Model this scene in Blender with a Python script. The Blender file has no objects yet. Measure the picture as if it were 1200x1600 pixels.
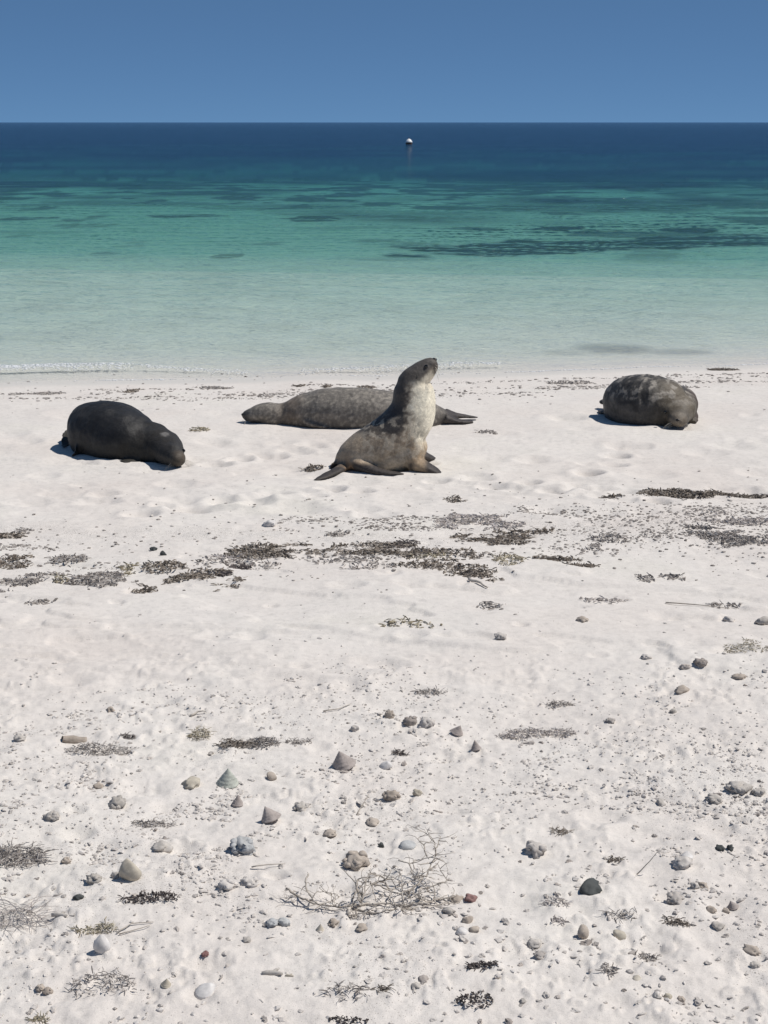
import bpy, math, random
import numpy as np
from mathutils import Vector, noise as mnoise, Matrix

R = math.radians
random.seed(7)
rng = np.random.default_rng(11)
scene = bpy.context.scene
col = scene.collection

# ------------------------------------------------------------------ camera
CAM_H = 2.0
PITCH = math.atan(609.0 / 2300.0)
F = 2300.0
cam_d = bpy.data.cameras.new('camera')
cam = bpy.data.objects.new('camera', cam_d)
col.objects.link(cam)
cam_d.sensor_fit = 'VERTICAL'
cam_d.sensor_height = 36.0
cam_d.lens = F / 1600.0 * 36.0
cam_d.clip_start = 0.05
cam_d.clip_end = 60000.0
cam.location = (0, 0, CAM_H)
cam.rotation_euler = (math.pi / 2 - PITCH, 0, 0)
scene.camera = cam

# ------------------------------------------------------------------ sky and sun
SUN_EL, SUN_AZ = 58.0, 80.0        # azimuth clockwise from +Y (straight out to sea)
world = bpy.data.worlds.new('World')
scene.world = world
world.use_nodes = True
wn = world.node_tree
bg = wn.nodes['Background']
sky = wn.nodes.new('ShaderNodeTexSky')
sky.sky_type = 'NISHITA'
sky.sun_disc = False
sky.sun_elevation = R(SUN_EL)
sky.sun_rotation = R(SUN_AZ)
sky.altitude = 0.0
sky.air_density = 0.15
sky.dust_density = 0.0
sky.ozone_density = 6.0
gm = wn.nodes.new('ShaderNodeGamma'); gm.inputs[1].default_value = 0.35
tint = wn.nodes.new('ShaderNodeMix'); tint.data_type = 'RGBA'; tint.blend_type = 'MULTIPLY'
tint.inputs[0].default_value = 1.0; tint.inputs[7].default_value = (.93, 1.60, 2.36, 1)
tint.clamp_result = False
wn.links.new(sky.outputs[0], gm.inputs[0])
wn.links.new(gm.outputs[0], tint.inputs[6])
wn.links.new(tint.outputs[2], bg.inputs['Color'])
bg.inputs['Strength'].default_value = 0.10

sun_d = bpy.data.lights.new('sun', 'SUN')
sun = bpy.data.objects.new('sun', sun_d)
col.objects.link(sun)
sun_d.energy = 4.0
sun_d.angle = R(0.53)
sun_d.color = (1.0, 0.955, 0.90)
sdir = Vector((math.sin(R(SUN_AZ)) * math.cos(R(SUN_EL)), math.cos(R(SUN_AZ)) * math.cos(R(SUN_EL)), math.sin(R(SUN_EL))))
sun.rotation_euler = sdir.to_track_quat('Z', 'Y').to_euler()
sun.location = sdir * 50

vs = scene.view_settings
scene.display_settings.display_device = 'sRGB'
vs.view_transform = 'Standard'
vs.look = 'None'
vs.exposure = 0.0
vs.gamma = 1.0
vs.use_curve_mapping = False
scene.cycles.transparent_max_bounces = 12
scene.cycles.max_bounces = 6
scene.cycles.use_denoising = True

# ------------------------------------------------------------------ noise
def _hash(ix, iy, seed):
    h = (ix.astype(np.int64) * 374761393 + iy.astype(np.int64) * 668265263 + seed * 974634777) & 0xFFFFFFFF
    h = ((h ^ (h >> 13)) * 1274126177) & 0xFFFFFFFF
    h = ((h ^ (h >> 16)) * 2246822519) & 0xFFFFFFFF
    return ((h ^ (h >> 15)) & 0xFFFFFF) / float(0xFFFFFF)

def vnoise(x, y, seed=0):
    x = np.asarray(x, float); y = np.asarray(y, float)
    ix = np.floor(x); iy = np.floor(y)
    fx = x - ix; fy = y - iy
    u = fx * fx * fx * (fx * (fx * 6 - 15) + 10); v = fy * fy * fy * (fy * (fy * 6 - 15) + 10)
    a = _hash(ix, iy, seed); b = _hash(ix + 1, iy, seed); c = _hash(ix, iy + 1, seed); d = _hash(ix + 1, iy + 1, seed)
    return (a + (b - a) * u) * (1 - v) + (c + (d - c) * u) * v

def fbm(x, y, o=3, seed=0, gain=0.5):
    """fractal noise centred on 0, about -1..1"""
    s = 0.0; a = 1.0; t = 0.0
    c, sn = math.cos(0.6), math.sin(0.6)
    for k in range(o):
        s = s + a * (vnoise(x, y, seed + 17 * k) * 2 - 1); t += a; a *= gain
        x, y = (x * c - y * sn) * 2.03 + 5.1, (x * sn + y * c) * 2.03 + 1.7
    return s / t

def sstep(a, b, x):
    t = np.clip((np.asarray(x, float) - a) / (b - a), 0, 1)
    return t * t * (3 - 2 * t)

# ------------------------------------------------------------------ terrain: beach running down into the sea bed
WL = -0.14                                   # still water level
_ys = np.arange(-60, 400, 0.05)
_zs = np.interp(_ys, [-60, -10, 0, 3, 8.3, 10.6, 11.7, 12.65, 14.5, 18.0, 23.4, 24.4, 28, 38, 50, 60, 80, 120, 400],
                     [1.6, .55, .33, .27, 0, -.015, -.07, -.14, -.205, -.25, -.31, -.42, -.48, -.54, -.62, -.70, -.88, -1.25, -3.0])
_k = np.exp(-0.5 * (np.arange(-12, 13) / 5.0) ** 2); _k /= _k.sum()
_zs = np.convolve(np.pad(_zs, 12, mode='edge'), _k, mode='valid')

def shore_shift(x, y):
    x = np.asarray(x, float)
    xs = np.clip(x, -40, 40)
    s = 0.165 * xs + 0.20 * (vnoise(xs * 0.42 + 3.3, xs * 0 + 1.5, 5) * 2 - 1) + 0.06 * (vnoise(xs * 1.7, xs * 0, 9) * 2 - 1)
    far = -0.14 * xs
    w = sstep(9.5, 12.0, y)
    f = sstep(15, 21, y)
    return w * ((1 - f) * s + f * far)

# small dents left in the sand: x, y, radius, depth
DENTS = []
for _ in range(120):
    yy = random.uniform(2.6, 8.2); xx = random.uniform(-0.30, 0.30) * yy
    DENTS.append((xx, yy, random.uniform(.03, .09), random.uniform(.004, .013)))
for _ in range(70):                       # scuffs left by flippers round the animals
    yy = random.uniform(7.3, 10.4); xx = random.uniform(-0.29, 0.29) * yy
    DENTS.append((xx, yy, random.uniform(.07, .17), random.uniform(.012, .026)))
for x0, y0, x1, y1 in ((-.1, 8.0, -1.3, 7.4), (.35, 8.3, 1.5, 7.7), (-1.0, 8.7, -.4, 9.3), (1.6, 9.3, 1.1, 8.2)):   # trails of scoops
    for k in range(9):
        t = k / 8
        DENTS.append((x0 + (x1 - x0) * t + random.uniform(-.05, .05), y0 + (y1 - y0) * t + (.07 if k % 2 else -.07), random.uniform(.07, .11), random.uniform(.022, .036)))

def ground(x, y):
    x = np.asarray(x, float); y = np.asarray(y, float)
    ye = y - shore_shift(x, y)
    z = np.interp(ye, _ys, _zs)
    dry = 1 - sstep(11.6, 12.5, ye)
    near = 1 - sstep(4.3, 5.6, y + 0.35 * fbm(x * 1.1, y * 1.1, 2, 77))
    mid = sstep(6.0, 6.5, y) * (1 - sstep(7.8, 8.3, y))
    z = z + (0.022 * fbm(x * 0.55, y * 0.7, 2, 1) + 0.014 * fbm(x * 2.1, y * 2.6, 3, 2)) * (0.15 + 0.85 * dry)
    z = z + dry * 0.0035 * fbm(x * 6, y * 8, 3, 3) * (1 + 1.2 * near + 0.9 * mid)
    g = fbm(x * 17, y * 17, 3, 4)
    z = z + dry * (0.0048 * near + 0.0012 + .0030 * mid) * g
    # wind-made little scarps between wrack line and foreground
    r = fbm(x * 1.3 + 2 * fbm(x * .9, y * .9, 2, 31), y * 5.0 + x * 1.3, 3, 30)
    scarp = sstep(4.4, 4.9, y) * (1 - sstep(6.2, 6.6, y)) + 0.7 * sstep(7.4, 7.9, y) * (1 - sstep(9.5, 10, y))
    z = z + scarp * 0.012 * sstep(0.0, 0.10, r)
    # crumbly crust near the camera
    cr = fbm(x * 34, y * 34, 2, 6)
    z = z + near * dry * 0.0075 * sstep(0.15, 0.5, cr) * sstep(-.2, .4, fbm(x * 4, y * 4, 2, 14)) + near * 0.0016 * fbm(x * 80, y * 80, 2, 8)
    # underwater sand ripples
    z = z + (1 - dry) * 0.006 * fbm(x * 1.2, y * 3.0, 3, 12) * sstep(12.9, 14, ye)
    return z

def dents(x, y, z):
    for dx, dy, r, d in DENTS:
        q = ((x - dx) ** 2 + ((y - dy) * 1.1) ** 2) / (r * r)
        m = q < 4
        z[m] += -d * np.exp(-q[m] * 1.6) + 0.35 * d * np.exp(-(np.sqrt(q[m]) - 1.15) ** 2 * 9)
    return z

def gz(x, y):
    z = ground(np.array([x]), np.array([y]))
    z = dents(np.array([x]), np.array([y]), z)
    return float(z[0])

def grid_mesh(name, xs_of, ys, zfun):
    X = np.stack([xs_of(y) for y in ys]); Y = np.repeat(np.array(ys)[:, None], X.shape[1], 1)
    Z = zfun(X.ravel(), Y.ravel())
    n, m = X.shape
    co = np.empty((n * m, 3), np.float32); co[:, 0] = X.ravel(); co[:, 1] = Y.ravel(); co[:, 2] = Z
    i = (np.arange(n - 1)[:, None] * m + np.arange(m - 1)[None, :]).ravel()
    f = np.stack([i, i + 1, i + m + 1, i + m], 1).astype(np.int32)
    return np_mesh(name, co, f), co

def np_mesh(name, co, f, smooth=True):
    me = bpy.data.meshes.new(name)
    k = f.shape[1]
    me.vertices.add(len(co)); me.vertices.foreach_set('co', np.asarray(co, np.float32).ravel())
    me.loops.add(f.size); me.loops.foreach_set('vertex_index', f.astype(np.int32).ravel())
    me.polygons.add(len(f)); me.polygons.foreach_set('loop_start', (np.arange(len(f)) * k).astype(np.int32))
    me.polygons.foreach_set('use_smooth', np.full(len(f), smooth))
    me.update(calc_edges=True)
    return me

def fattr(me, name, vals):
    a = me.attributes.new(name, 'FLOAT', 'POINT'); a.data.foreach_set('value', np.asarray(vals, np.float32))

def cattr(me, name, vals):
    a = me.attributes.new(name, 'FLOAT_COLOR', 'POINT')
    v = np.ones((len(vals), 4), np.float32); v[:, :3] = vals
    a.data.foreach_set('color', v.ravel())

_s = np.linspace(-1.22, 1.22, 520)
_o = 1.22 * np.geomspace(1.02, 60, 26)
COLS = np.concatenate([-_o[::-1], _s, _o])
def fan(y):
    return COLS * (0.30 * max(y, 1.6))

# ------------------------------------------------------------------ material helpers
def mat(name):
    m = bpy.data.materials.new(name); m.use_nodes = True
    nt = m.node_tree
    b = nt.nodes['Principled BSDF']
    return m, nt, b
def N(nt, t, **kw):
    n = nt.nodes.new(t)
    for k, v in kw.items():
        if k in ('inp',):
            for kk, vv in v.items(): n.inputs[kk].default_value = vv
        else: setattr(n, k, v)
    return n
def L(nt, a, b): nt.links.new(a, b)
def ramp(nt, fac, stops):
    r = nt.nodes.new('ShaderNodeValToRGB')
    e = r.color_ramp.elements
    while len(e) < len(stops): e.new(0.5)
    for el, (p, c) in zip(e, stops):
        el.position = p; el.color = (c[0], c[1], c[2], 1) if not isinstance(c, (int, float)) else (c, c, c, 1)
    L(nt, fac, r.inputs[0])
    return r
def mixc(nt, fac, a, b, mode='MIX'):
    m = nt.nodes.new('ShaderNodeMix'); m.data_type = 'RGBA'; m.blend_type = mode
    for sock, v in ((m.inputs[0], fac), (m.inputs[6], a), (m.inputs[7], b)):
        if isinstance(v, (int, float)): sock.default_value = v
        elif isinstance(v, tuple): sock.default_value = (v[0], v[1], v[2], 1)
        else: L(nt, v, sock)
    return m.outputs[2]
def math_n(nt, op, a, b=None, clamp=False):
    m = nt.nodes.new('ShaderNodeMath'); m.operation = op; m.use_clamp = clamp
    for sock, v in zip(m.inputs, (a, b)):
        if v is None: continue
        if isinstance(v, (int, float)): sock.default_value = v
        else: L(nt, v, sock)
    return m.outputs[0]
def pos(nt): return nt.nodes.new('ShaderNodeNewGeometry').outputs['Position']
def objco(nt): return nt.nodes.new('ShaderNodeTexCoord').outputs['Object']

# ------------------------------------------------------------------ sand
m_sand, nt, b = mat('sand')
P = pos(nt)
n1 = N(nt, 'ShaderNodeTexNoise', inp={'Scale': 0.9, 'Detail': 5.0, 'Roughness': 0.6}); L(nt, P, n1.inputs['Vector'])
n2 = N(nt, 'ShaderNodeTexNoise', inp={'Scale': 28.0, 'Detail': 6.0, 'Roughness': 0.7}); L(nt, P, n2.inputs['Vector'])
n3 = N(nt, 'ShaderNodeTexNoise', inp={'Scale': 420.0, 'Detail': 2.0}); L(nt, P, n3.inputs['Vector'])
c1 = ramp(nt, n1.outputs[0], [(0.3, (.660, .605, .555)), (0.55, (.690, .648, .600)), (0.72, (.670, .635, .572))])
c2 = ramp(nt, n2.outputs[0], [(0.30, .86), (0.5, 1.0), (0.7, 1.04)])
c3 = ramp(nt, n3.outputs[0], [(0.30, .80), (0.42, .98), (0.7, 1.04)])
cc = mixc(nt, 1.0, mixc(nt, 1.0, c1.outputs[0], c2.outputs[0], 'MULTIPLY'), c3.outputs[0], 'MULTIPLY')
wet = N(nt, 'ShaderNodeAttribute', attribute_name='wet').outputs['Fac']
reef = N(nt, 'ShaderNodeAttribute', attribute_name='reef').outputs['Fac']
litter = N(nt, 'ShaderNodeAttribute', attribute_name='litter').outputs['Fac']
# fine organic crumbs: too small to pick apart
vor = N(nt, 'ShaderNodeTexVoronoi', inp={'Scale': 150.0}); L(nt, P, vor.inputs['Vector'])
crumb = math_n(nt, 'LESS_THAN', vor.outputs['Distance'], math_n(nt, 'MULTIPLY', litter, 0.40))
cc = mixc(nt, math_n(nt, 'MULTIPLY', crumb, 0.65), cc, (.22, .19, .165))
cc = mixc(nt, math_n(nt, 'MULTIPLY', wet, 0.85), cc, (.60, .575, .53))
rn = N(nt, 'ShaderNodeTexNoise', inp={'Scale': 5.0, 'Detail': 4.0}); L(nt, P, rn.inputs['Vector'])
rc = ramp(nt, rn.outputs[0], [(0.3, (.020, .022, .024)), (0.7, (.075, .062, .055))])
cc = mixc(nt, reef, cc, rc.outputs[0])
L(nt, cc, b.inputs['Base Color'])
rr = N(nt, 'ShaderNodeMapRange', inp={'To Min': 0.92, 'To Max': 0.55}); L(nt, wet, rr.inputs[0])
L(nt, rr.outputs[0], b.inputs['Roughness'])
b.inputs['Specular IOR Level'].default_value = 0.15
bp1 = N(nt, 'ShaderNodeBump', inp={'Strength': 0.55, 'Distance': 0.006}); L(nt, n2.outputs[0], bp1.inputs['Height'])
bp2 = N(nt, 'ShaderNodeBump', inp={'Strength': 0.35, 'Distance': 0.0012}); L(nt, n3.outputs[0], bp2.inputs['Height']); L(nt, bp1.outputs[0], bp2.inputs['Normal'])
L(nt, bp2.outputs[0], b.inputs['Normal'])

_rows = [-60, -30, -15, -8, -4, -2, -1, 0, .5, 1.0, 1.4, 1.7]
y = 1.9
while y < 14.5: _rows.append(y); y *= 1.0027 if 2.2 < y < 9 else 1.005
while y < 75: _rows.append(y); y *= 1.0065
while y < 26000: _rows.append(y); y *= 1.12
me_sand, co = grid_mesh('sand_beach', fan, _rows, lambda x, y: dents(x, y, ground(x, y)))
X, Y, Z = co[:, 0].astype(float), co[:, 1].astype(float), co[:, 2].astype(float)
ye = Y - shore_shift(X, Y)
fattr(me_sand, 'wet', sstep(12.15, 12.5, ye + 0.05 * fbm(X * 2, Y * 2, 2, 40)) * 1.0)

# ------------------------------------------------------------------ where things stand
FWD = Vector((0, math.cos(PITCH), -math.sin(PITCH))); UPV = Vector((0, math.sin(PITCH), math.cos(PITCH)))
def ray(px, py):
    return Vector(((px - 600) / F, 0, 0)) + UPV * (-(py - 800) / F) + FWD
def at(px, py, z=0.0):
    """point on the ground seen at photo pixel px, py, lifted by z"""
    d = ray(px, py)
    ts = np.linspace(1.5, 16, 1500) if py > 560 else np.geomspace(8, 400, 3000)
    x = d.x * ts; y = d.y * ts
    f = CAM_H + d.z * ts - ground(x, y)
    i = int(np.argmax(f < 0))
    t0, t1, f0, f1 = ts[i - 1], ts[i], f[i - 1], f[i]
    t = t0 + (t1 - t0) * f0 / (f0 - f1)
    return Vector((d.x * t, d.y * t, CAM_H + d.z * t + z))
def at_water(px, py, z=0.0):
    d = ray(px, py); t = (CAM_H - WL) / -d.z
    return Vector((d.x * t, d.y * t, WL + z))
def ppm(p):
    return F / (FWD.dot(Vector(p) - Vector((0, 0, CAM_H))))
def sindep(p):
    v = Vector(p) - Vector((0, 0, CAM_H)); return -v.z / v.length

# submerged sea grass and reef on the sea bed (part of the bed's own colour)
def patch(px, py, wpx, hpx, s=1.0):
    k = 1.16 if py < 440 else 1.05
    p = at_water(px, py) * k; a = at_water(px, py - hpx / 2) * k; c = at_water(px, py + hpx / 2) * k
    return (p.x, p.y, wpx / 2 / ppm(p), max(.05, (a.y - c.y) / 2), s)
PATCH = [patch(*a) for a in [
    (690, 387, 170, 11), (760, 385, 300, 25), (960, 382, 330, 22), (1130, 373, 260, 27), (690, 384, 140, 9), (1080, 356, 90, 10), (875, 354, 80, 10),
    (1010, 362, 240, 9, .7), (290, 333, 130, 8, .9), (480, 337, 120, 8, .9), (50, 337, 90, 7, .8), (700, 318, 130, 7, .8), (740, 355, 110, 6, .8), (600, 330, 300, 8, .5),
    (160, 396, 50, 5, .55), (360, 399, 50, 7, .6), (920, 320, 330, 14, .55), (1130, 310, 260, 18, .7), (200, 312, 420, 10, .55), (620, 405, 120, 6, .35),
    (1180, 340, 120, 12, .8), (420, 318, 240, 8, .5), (60, 360, 150, 7, .3), (560, 352, 200, 6, .3)]]
PATCH_NEAR = [patch(*a) for a in [(960, 553, 150, 26, .42), (1060, 560, 120, 16, .30), (880, 560, 90, 14, .2)]]
rf = np.zeros(len(X))
sea = (Y > 12.3) & (Y < 300) & (np.abs(X) < 120)
xs_, ys_ = X[sea], Y[sea]
wx = fbm(xs_ * 0.6, ys_ * .5, 4, 50) ; wy = fbm(xs_ * 0.6 + 9, ys_ * .5, 4, 51)
v = np.zeros(len(xs_)); fine_ = .55 * fbm(xs_ * .9, ys_ * .6, 3, 52) + .6 * fbm(xs_ * 3.5, ys_ * 1.3, 4, 59)
for (cx, cy, rx, ry, s) in PATCH:
    q = ((xs_ - cx + wx * rx * .6) / rx) ** 2 + ((ys_ - cy + wy * ry * .9) / ry) ** 2
    v = np.maximum(v, s * (1 - sstep(0.70, 1.20, q + .55 * fine_)))
for (cx, cy, rx, ry, s) in PATCH_NEAR:
    q = ((xs_ - cx) / rx) ** 2 + ((ys_ - cy) / ry) ** 2
    v = np.maximum(v, s * (1 - sstep(0.1, 1.2, q + .3 * fbm(xs_ * 4, ys_ * 4, 3, 53))))
yb = ys_ - 0.02 * xs_
gen = fbm(xs_ * .22, ys_ * .22, 3, 54) * .5 + fbm(xs_ * .75, ys_ * .5, 5, 56) * .75 + .18 * fine_
thr_ = .30 - .36 * sstep(27, 58, yb)
v = np.maximum(v, (.45 + .35 * sstep(30, 50, yb)) * sstep(thr_, thr_ + .22, gen) * sstep(25.5, 29, yb))
v = np.maximum(v, 0.07 * sstep(-.1, .35, fbm(xs_ * 1.6, ys_ * 1.2, 4, 57)) * sstep(13.5, 15, ys_))
v = np.maximum(v, (.55 + .45 * sstep(-.4, .3, fbm(xs_ * .08 + 3, ys_ * .2, 4, 55))) * sstep(46, 72, yb + 34 * fbm(xs_ * .16, ys_ * .10, 5, 83)))
rf[sea] = v
rf[Y >= 300] = 1.0
fattr(me_sand, 'reef', rf)
wr = np.exp(-((Y - 6.9 - .25 * fbm(X * .7, Y * .7, 2, 60)) / .33) ** 2)
tl = np.exp(-((ye - 11.35 - .2 * fbm(X * .5, Y * 0, 2, 61)) / .22) ** 2)
fg = (1 - sstep(3.7, 5.4, Y)) * (.35 + .65 * sstep(-.2, .5, fbm(X * 2.2, Y * 2.2, 3, 62)))
fattr(me_sand, 'litter', np.clip(.85 * wr * sstep(-.25, .3, fbm(X * 1.5, Y * 4, 3, 63)) + .75 * tl * sstep(-.3, .3, fbm(X * 1.5, Y * 3, 3, 64)) + .55 * fg, 0, 1))
me_sand.materials.append(m_sand)
sand = bpy.data.objects.new('sand_beach', me_sand); col.objects.link(sand); sand['kind'] = 'structure'

# ------------------------------------------------------------------ sea
m_sea, nt, b = mat('sea_water')
nt.nodes.remove(b)
out = nt.nodes['Material Output']
dep = N(nt, 'ShaderNodeAttribute', attribute_name='depth').outputs['Fac']
KA = (2.4, 1.10, 1.30)       # absorption per metre of depth, one way, r g b (through the slant path)
ch = [math_n(nt, 'POWER', math.exp(-k), dep) for k in KA]
T = N(nt, 'ShaderNodeCombineColor'); [L(nt, c, T.inputs[i]) for i, c in enumerate(ch)]
transp = N(nt, 'ShaderNodeBsdfTransparent'); L(nt, T.outputs[0], transp.inputs[0])
# light scattered back by the water body itself
sc_f = math_n(nt, 'SUBTRACT', 1.0, math_n(nt, 'POWER', math.exp(-2.2), dep))
scol = ramp(nt, math_n(nt, 'DIVIDE', dep, 1.0), [(0.0, (.03, .10, .095)), (0.36, (.016, .052, .052)), (0.46, (.012, .042, .062)), (0.58, (.005, .032, .066)), (0.90, (.002, .024, .060))])
scat = N(nt, 'ShaderNodeBsdfDiffuse'); L(nt, mixc(nt, sc_f, (0, 0, 0), scol.outputs[0]), scat.inputs[0])
body = N(nt, 'ShaderNodeAddShader'); L(nt, transp.outputs[0], body.inputs[0]); L(nt, scat.outputs[0], body.inputs[1])
P = pos(nt)
mp = N(nt, 'ShaderNodeMapping', inp={'Scale': (0.75, 1.5, 1.0)}); L(nt, P, mp.inputs[0])
w1 = N(nt, 'ShaderNodeTexNoise', inp={'Scale': 0.55, 'Detail': 4.0, 'Roughness': 0.6}); L(nt, mp.outputs[0], w1.inputs['Vector'])
w3 = N(nt, 'ShaderNodeTexNoise', inp={'Scale': 17.0, 'Detail': 3.0, 'Roughness': 0.6}); L(nt, mp.outputs[0], w3.inputs['Vector'])
w2 = N(nt, 'ShaderNodeTexNoise', inp={'Scale': 5.0, 'Detail': 4.0, 'Roughness': 0.62}); L(nt, mp.outputs[0], w2.inputs['Vector'])
bA = N(nt, 'ShaderNodeBump', inp={'Strength': 0.75, 'Distance': 0.35}); L(nt, w1.outputs[0], bA.inputs['Height'])
bB = N(nt, 'ShaderNodeBump', inp={'Strength': 0.6, 'Distance': 0.07}); L(nt, w2.outputs[0], bB.inputs['Height']); L(nt, bA.outputs[0], bB.inputs['Normal'])
bC = N(nt, 'ShaderNodeBump', inp={'Strength': 0.9, 'Distance': 0.03}); L(nt, w3.outputs[0], bC.inputs['Height']); L(nt, bB.outputs[0], bC.inputs['Normal'])
calm = N(nt, 'ShaderNodeMapRange', inp={'From Min': 0.01, 'From Max': 0.12, 'To Min': 0.10, 'To Max': 0.85}); L(nt, dep, calm.inputs[0]); L(nt, calm.outputs[0], bA.inputs['Strength'])
calm2 = N(nt, 'ShaderNodeMapRange', inp={'From Min': 0.0, 'From Max': 0.10, 'To Min': 0.12, 'To Max': 0.8}); L(nt, dep, calm2.inputs[0]); L(nt, calm2.outputs[0], bB.inputs['Strength'])
fr = N(nt, 'ShaderNodeFresnel', inp={'IOR': 1.33}); L(nt, bC.outputs[0], fr.inputs['Normal'])
gl = N(nt, 'ShaderNodeBsdfGlossy', inp={'Roughness': 0.06, 'Color': (.95, .97, 1, 1)}); L(nt, bC.outputs[0], gl.inputs['Normal'])
# rough sea hides part of the grazing mirror image (waves shadow each other)
frc = math_n(nt, 'MULTIPLY', fr.outputs[0], 0.66)
mx = N(nt, 'ShaderNodeMixShader'); L(nt, frc, mx.inputs[0]); L(nt, body.outputs[0], mx.inputs[1]); L(nt, gl.outputs[0], mx.inputs[2])
L(nt, mx.outputs[0], out.inputs['Surface'])

def wave(x, y):
    yy = y - shore_shift(x, y)
    z = np.zeros(len(x))
    dpt = np.clip(WL - np.interp(yy, _ys, _zs), 0, 5)
    amp = np.clip(dpt / 0.16, 0.02, 1) * (1 - sstep(45, 80, y))
    for wl, a, ang in ((2.3, .024, 8), (1.25, .016, -14), (.72, .020, 22), (.43, .018, -30), (.27, .013, 12)):
        k = 2 * math.pi / wl
        ph = 2.2 * fbm(x * .5 / wl, y * .5 / wl, 2, int(wl * 100))
        s = np.sin(k * (y * math.cos(R(ang)) + x * math.sin(R(ang))) + ph * 2)
        fade = 1 - sstep(wl * 0.25, wl * .5, y * 0.0032)
        z += a * amp * fade * (1 - np.abs(s)) * (0.5 + .5 * vnoise(x / wl * .3, y / wl * .3, 7))
    # low wash rolling up the sand in two places
    c = WASH(x)
    z += .040 * np.exp(-((yy - c) / .10) ** 2) * WASH_A(x) * np.where(yy > c, 1, 1.0)
    return WL + z
def WASH(x): return 12.98 + .50 * (1 - sstep(-2.6, -.8, x)) + .08 * np.sin(x * .9 + 1) + .05 * np.sin(x * 2.7)
def WASH_A(x): return .15 + .85 * np.maximum(1 - sstep(-2.6, -1.6, x), .7 * sstep(-.9, -.2, x) * (1 - sstep(.9, 1.5, x)))

_wr = []
y = 10.6
while y < 40: _wr.append(y); y *= 1.0032
while y < 90: _wr.append(y); y *= 1.008
while y < 26000: _wr.append(y); y *= 1.09
me_sea, co = grid_mesh('sea', fan, _wr, wave)
gxy = ground(co[:, 0].astype(float), co[:, 1].astype(float))
fattr(me_sea, 'depth', np.clip(WL - gxy, 0, 8))
me_sea.materials.append(m_sea)
sea_o = bpy.data.objects.new('sea', me_sea); col.objects.link(sea_o); sea_o['kind'] = 'structure'

# ------------------------------------------------------------------ object helpers
def obj(name, me, m=None, parent=None, loc=None):
    if m is not None and not me.materials: me.materials.append(m)
    o = bpy.data.objects.new(name, me); col.objects.link(o)
    if loc is not None: o.location = loc
    if parent is not None: o.parent = parent
    return o
def empty(name, loc):
    o = bpy.data.objects.new(name, None); col.objects.link(o); o.location = loc; o.empty_display_size = .05
    return o
def tag(o, label, cat, group=None, kind=None):
    if label: o['label'] = label
    if cat: o['category'] = cat
    if group: o['group'] = group
    if kind: o['kind'] = kind
    return o

class MB:
    def __init__(s): s.v = []; s.f = []
    def ring_tube(s, rings, cap=True):
        """rings: list of lists of Vectors, all the same length"""
        b0 = len(s.v); k = len(rings[0])
        for r in rings: s.v += [tuple(p) for p in r]
        for i in range(len(rings) - 1):
            for j in range(k):
                a = b0 + i * k + j; c = b0 + i * k + (j + 1) % k
                s.f.append((a, c, c + k, a + k))
        if cap:
            s.f.append(tuple(b0 + j for j in range(k))[::-1]); s.f.append(tuple(b0 + (len(rings) - 1) * k + j for j in range(k)))
    def tube(s, pts, rads, k=5):
        pts = [Vector(p) for p in pts]; rings = []
        for i, p in enumerate(pts):
            t = (pts[min(i + 1, len(pts) - 1)] - pts[max(i - 1, 0)]).normalized()
            a = t.cross(Vector((.31, .17, .93))).normalized(); c = t.cross(a)
            rings.append([p + (a * math.cos(q) + c * math.sin(q)) * rads[i] for q in [2 * math.pi * j / k for j in range(k)]])
        s.ring_tube(rings)
    def lathe(s, prof, k=20, wob=None):
        rings = []
        for i, (r, z) in enumerate(prof):
            rings.append([Vector((r * math.cos(q), r * math.sin(q), z)) for q in [2 * math.pi * j / k for j in range(k)]])
        s.ring_tube(rings)
    def mesh(s, name, smooth=True):
        me = bpy.data.meshes.new(name); me.from_pydata(s.v, [], s.f); me.update()
        me.polygons.foreach_set('use_smooth', [smooth] * len(me.polygons))
        return me

# ------------------------------------------------------------------ sea lions
m_fur, nt, b = mat('sea_lion_fur')
fa = N(nt, 'ShaderNodeAttribute', attribute_name='fur').outputs['Color']
oc = objco(nt)
na = N(nt, 'ShaderNodeTexNoise', inp={'Scale': 60.0, 'Detail': 5.0, 'Roughness': 0.75}); L(nt, oc, na.inputs['Vector'])
nb = N(nt, 'ShaderNodeTexNoise', inp={'Scale': 13.0, 'Detail': 4.0, 'Roughness': 0.65}); L(nt, oc, nb.inputs['Vector'])
sp = ramp(nt, na.outputs[0], [(0.30, .72), (0.5, 1.0), (0.70, 1.38)])
sp2 = ramp(nt, nb.outputs[0], [(0.3, .82), (0.7, 1.16)])
L(nt, mixc(nt, 1, mixc(nt, 1, fa, sp.outputs[0], 'MULTIPLY'), sp2.outputs[0], 'MULTIPLY'), b.inputs['Base Color'])
b.inputs['Roughness'].default_value = 0.58
b.inputs['Specular IOR Level'].default_value = 0.28
b.inputs['Sheen Weight'].default_value = 0.03
b.inputs['Sheen Roughness'].default_value = 0.5
q1 = N(nt, 'ShaderNodeBump', inp={'Strength': 0.5, 'Distance': 0.006}); L(nt, na.outputs[0], q1.inputs['Height'])
q2 = N(nt, 'ShaderNodeBump', inp={'Strength': 0.35, 'Distance': 0.02}); L(nt, nb.outputs[0], q2.inputs['Height']); L(nt, q1.outputs[0], q2.inputs['Normal'])
L(nt, q2.outputs[0], b.inputs['Normal'])
def plain(name, c, rough=.5, spec=.4):
    m, nt_, b_ = mat(name); b_.inputs['Base Color'].default_value = (*c, 1); b_.inputs['Roughness'].default_value = rough
    b_.inputs['Specular IOR Level'].default_value = spec
    return m
m_eye = plain('wet_eye', (.008, .007, .006), .06, .6)
m_nose = plain('nose_skin', (.018, .015, .014), .3)
m_whisk = plain('whisker', (.55, .50, .42), .4)

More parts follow.
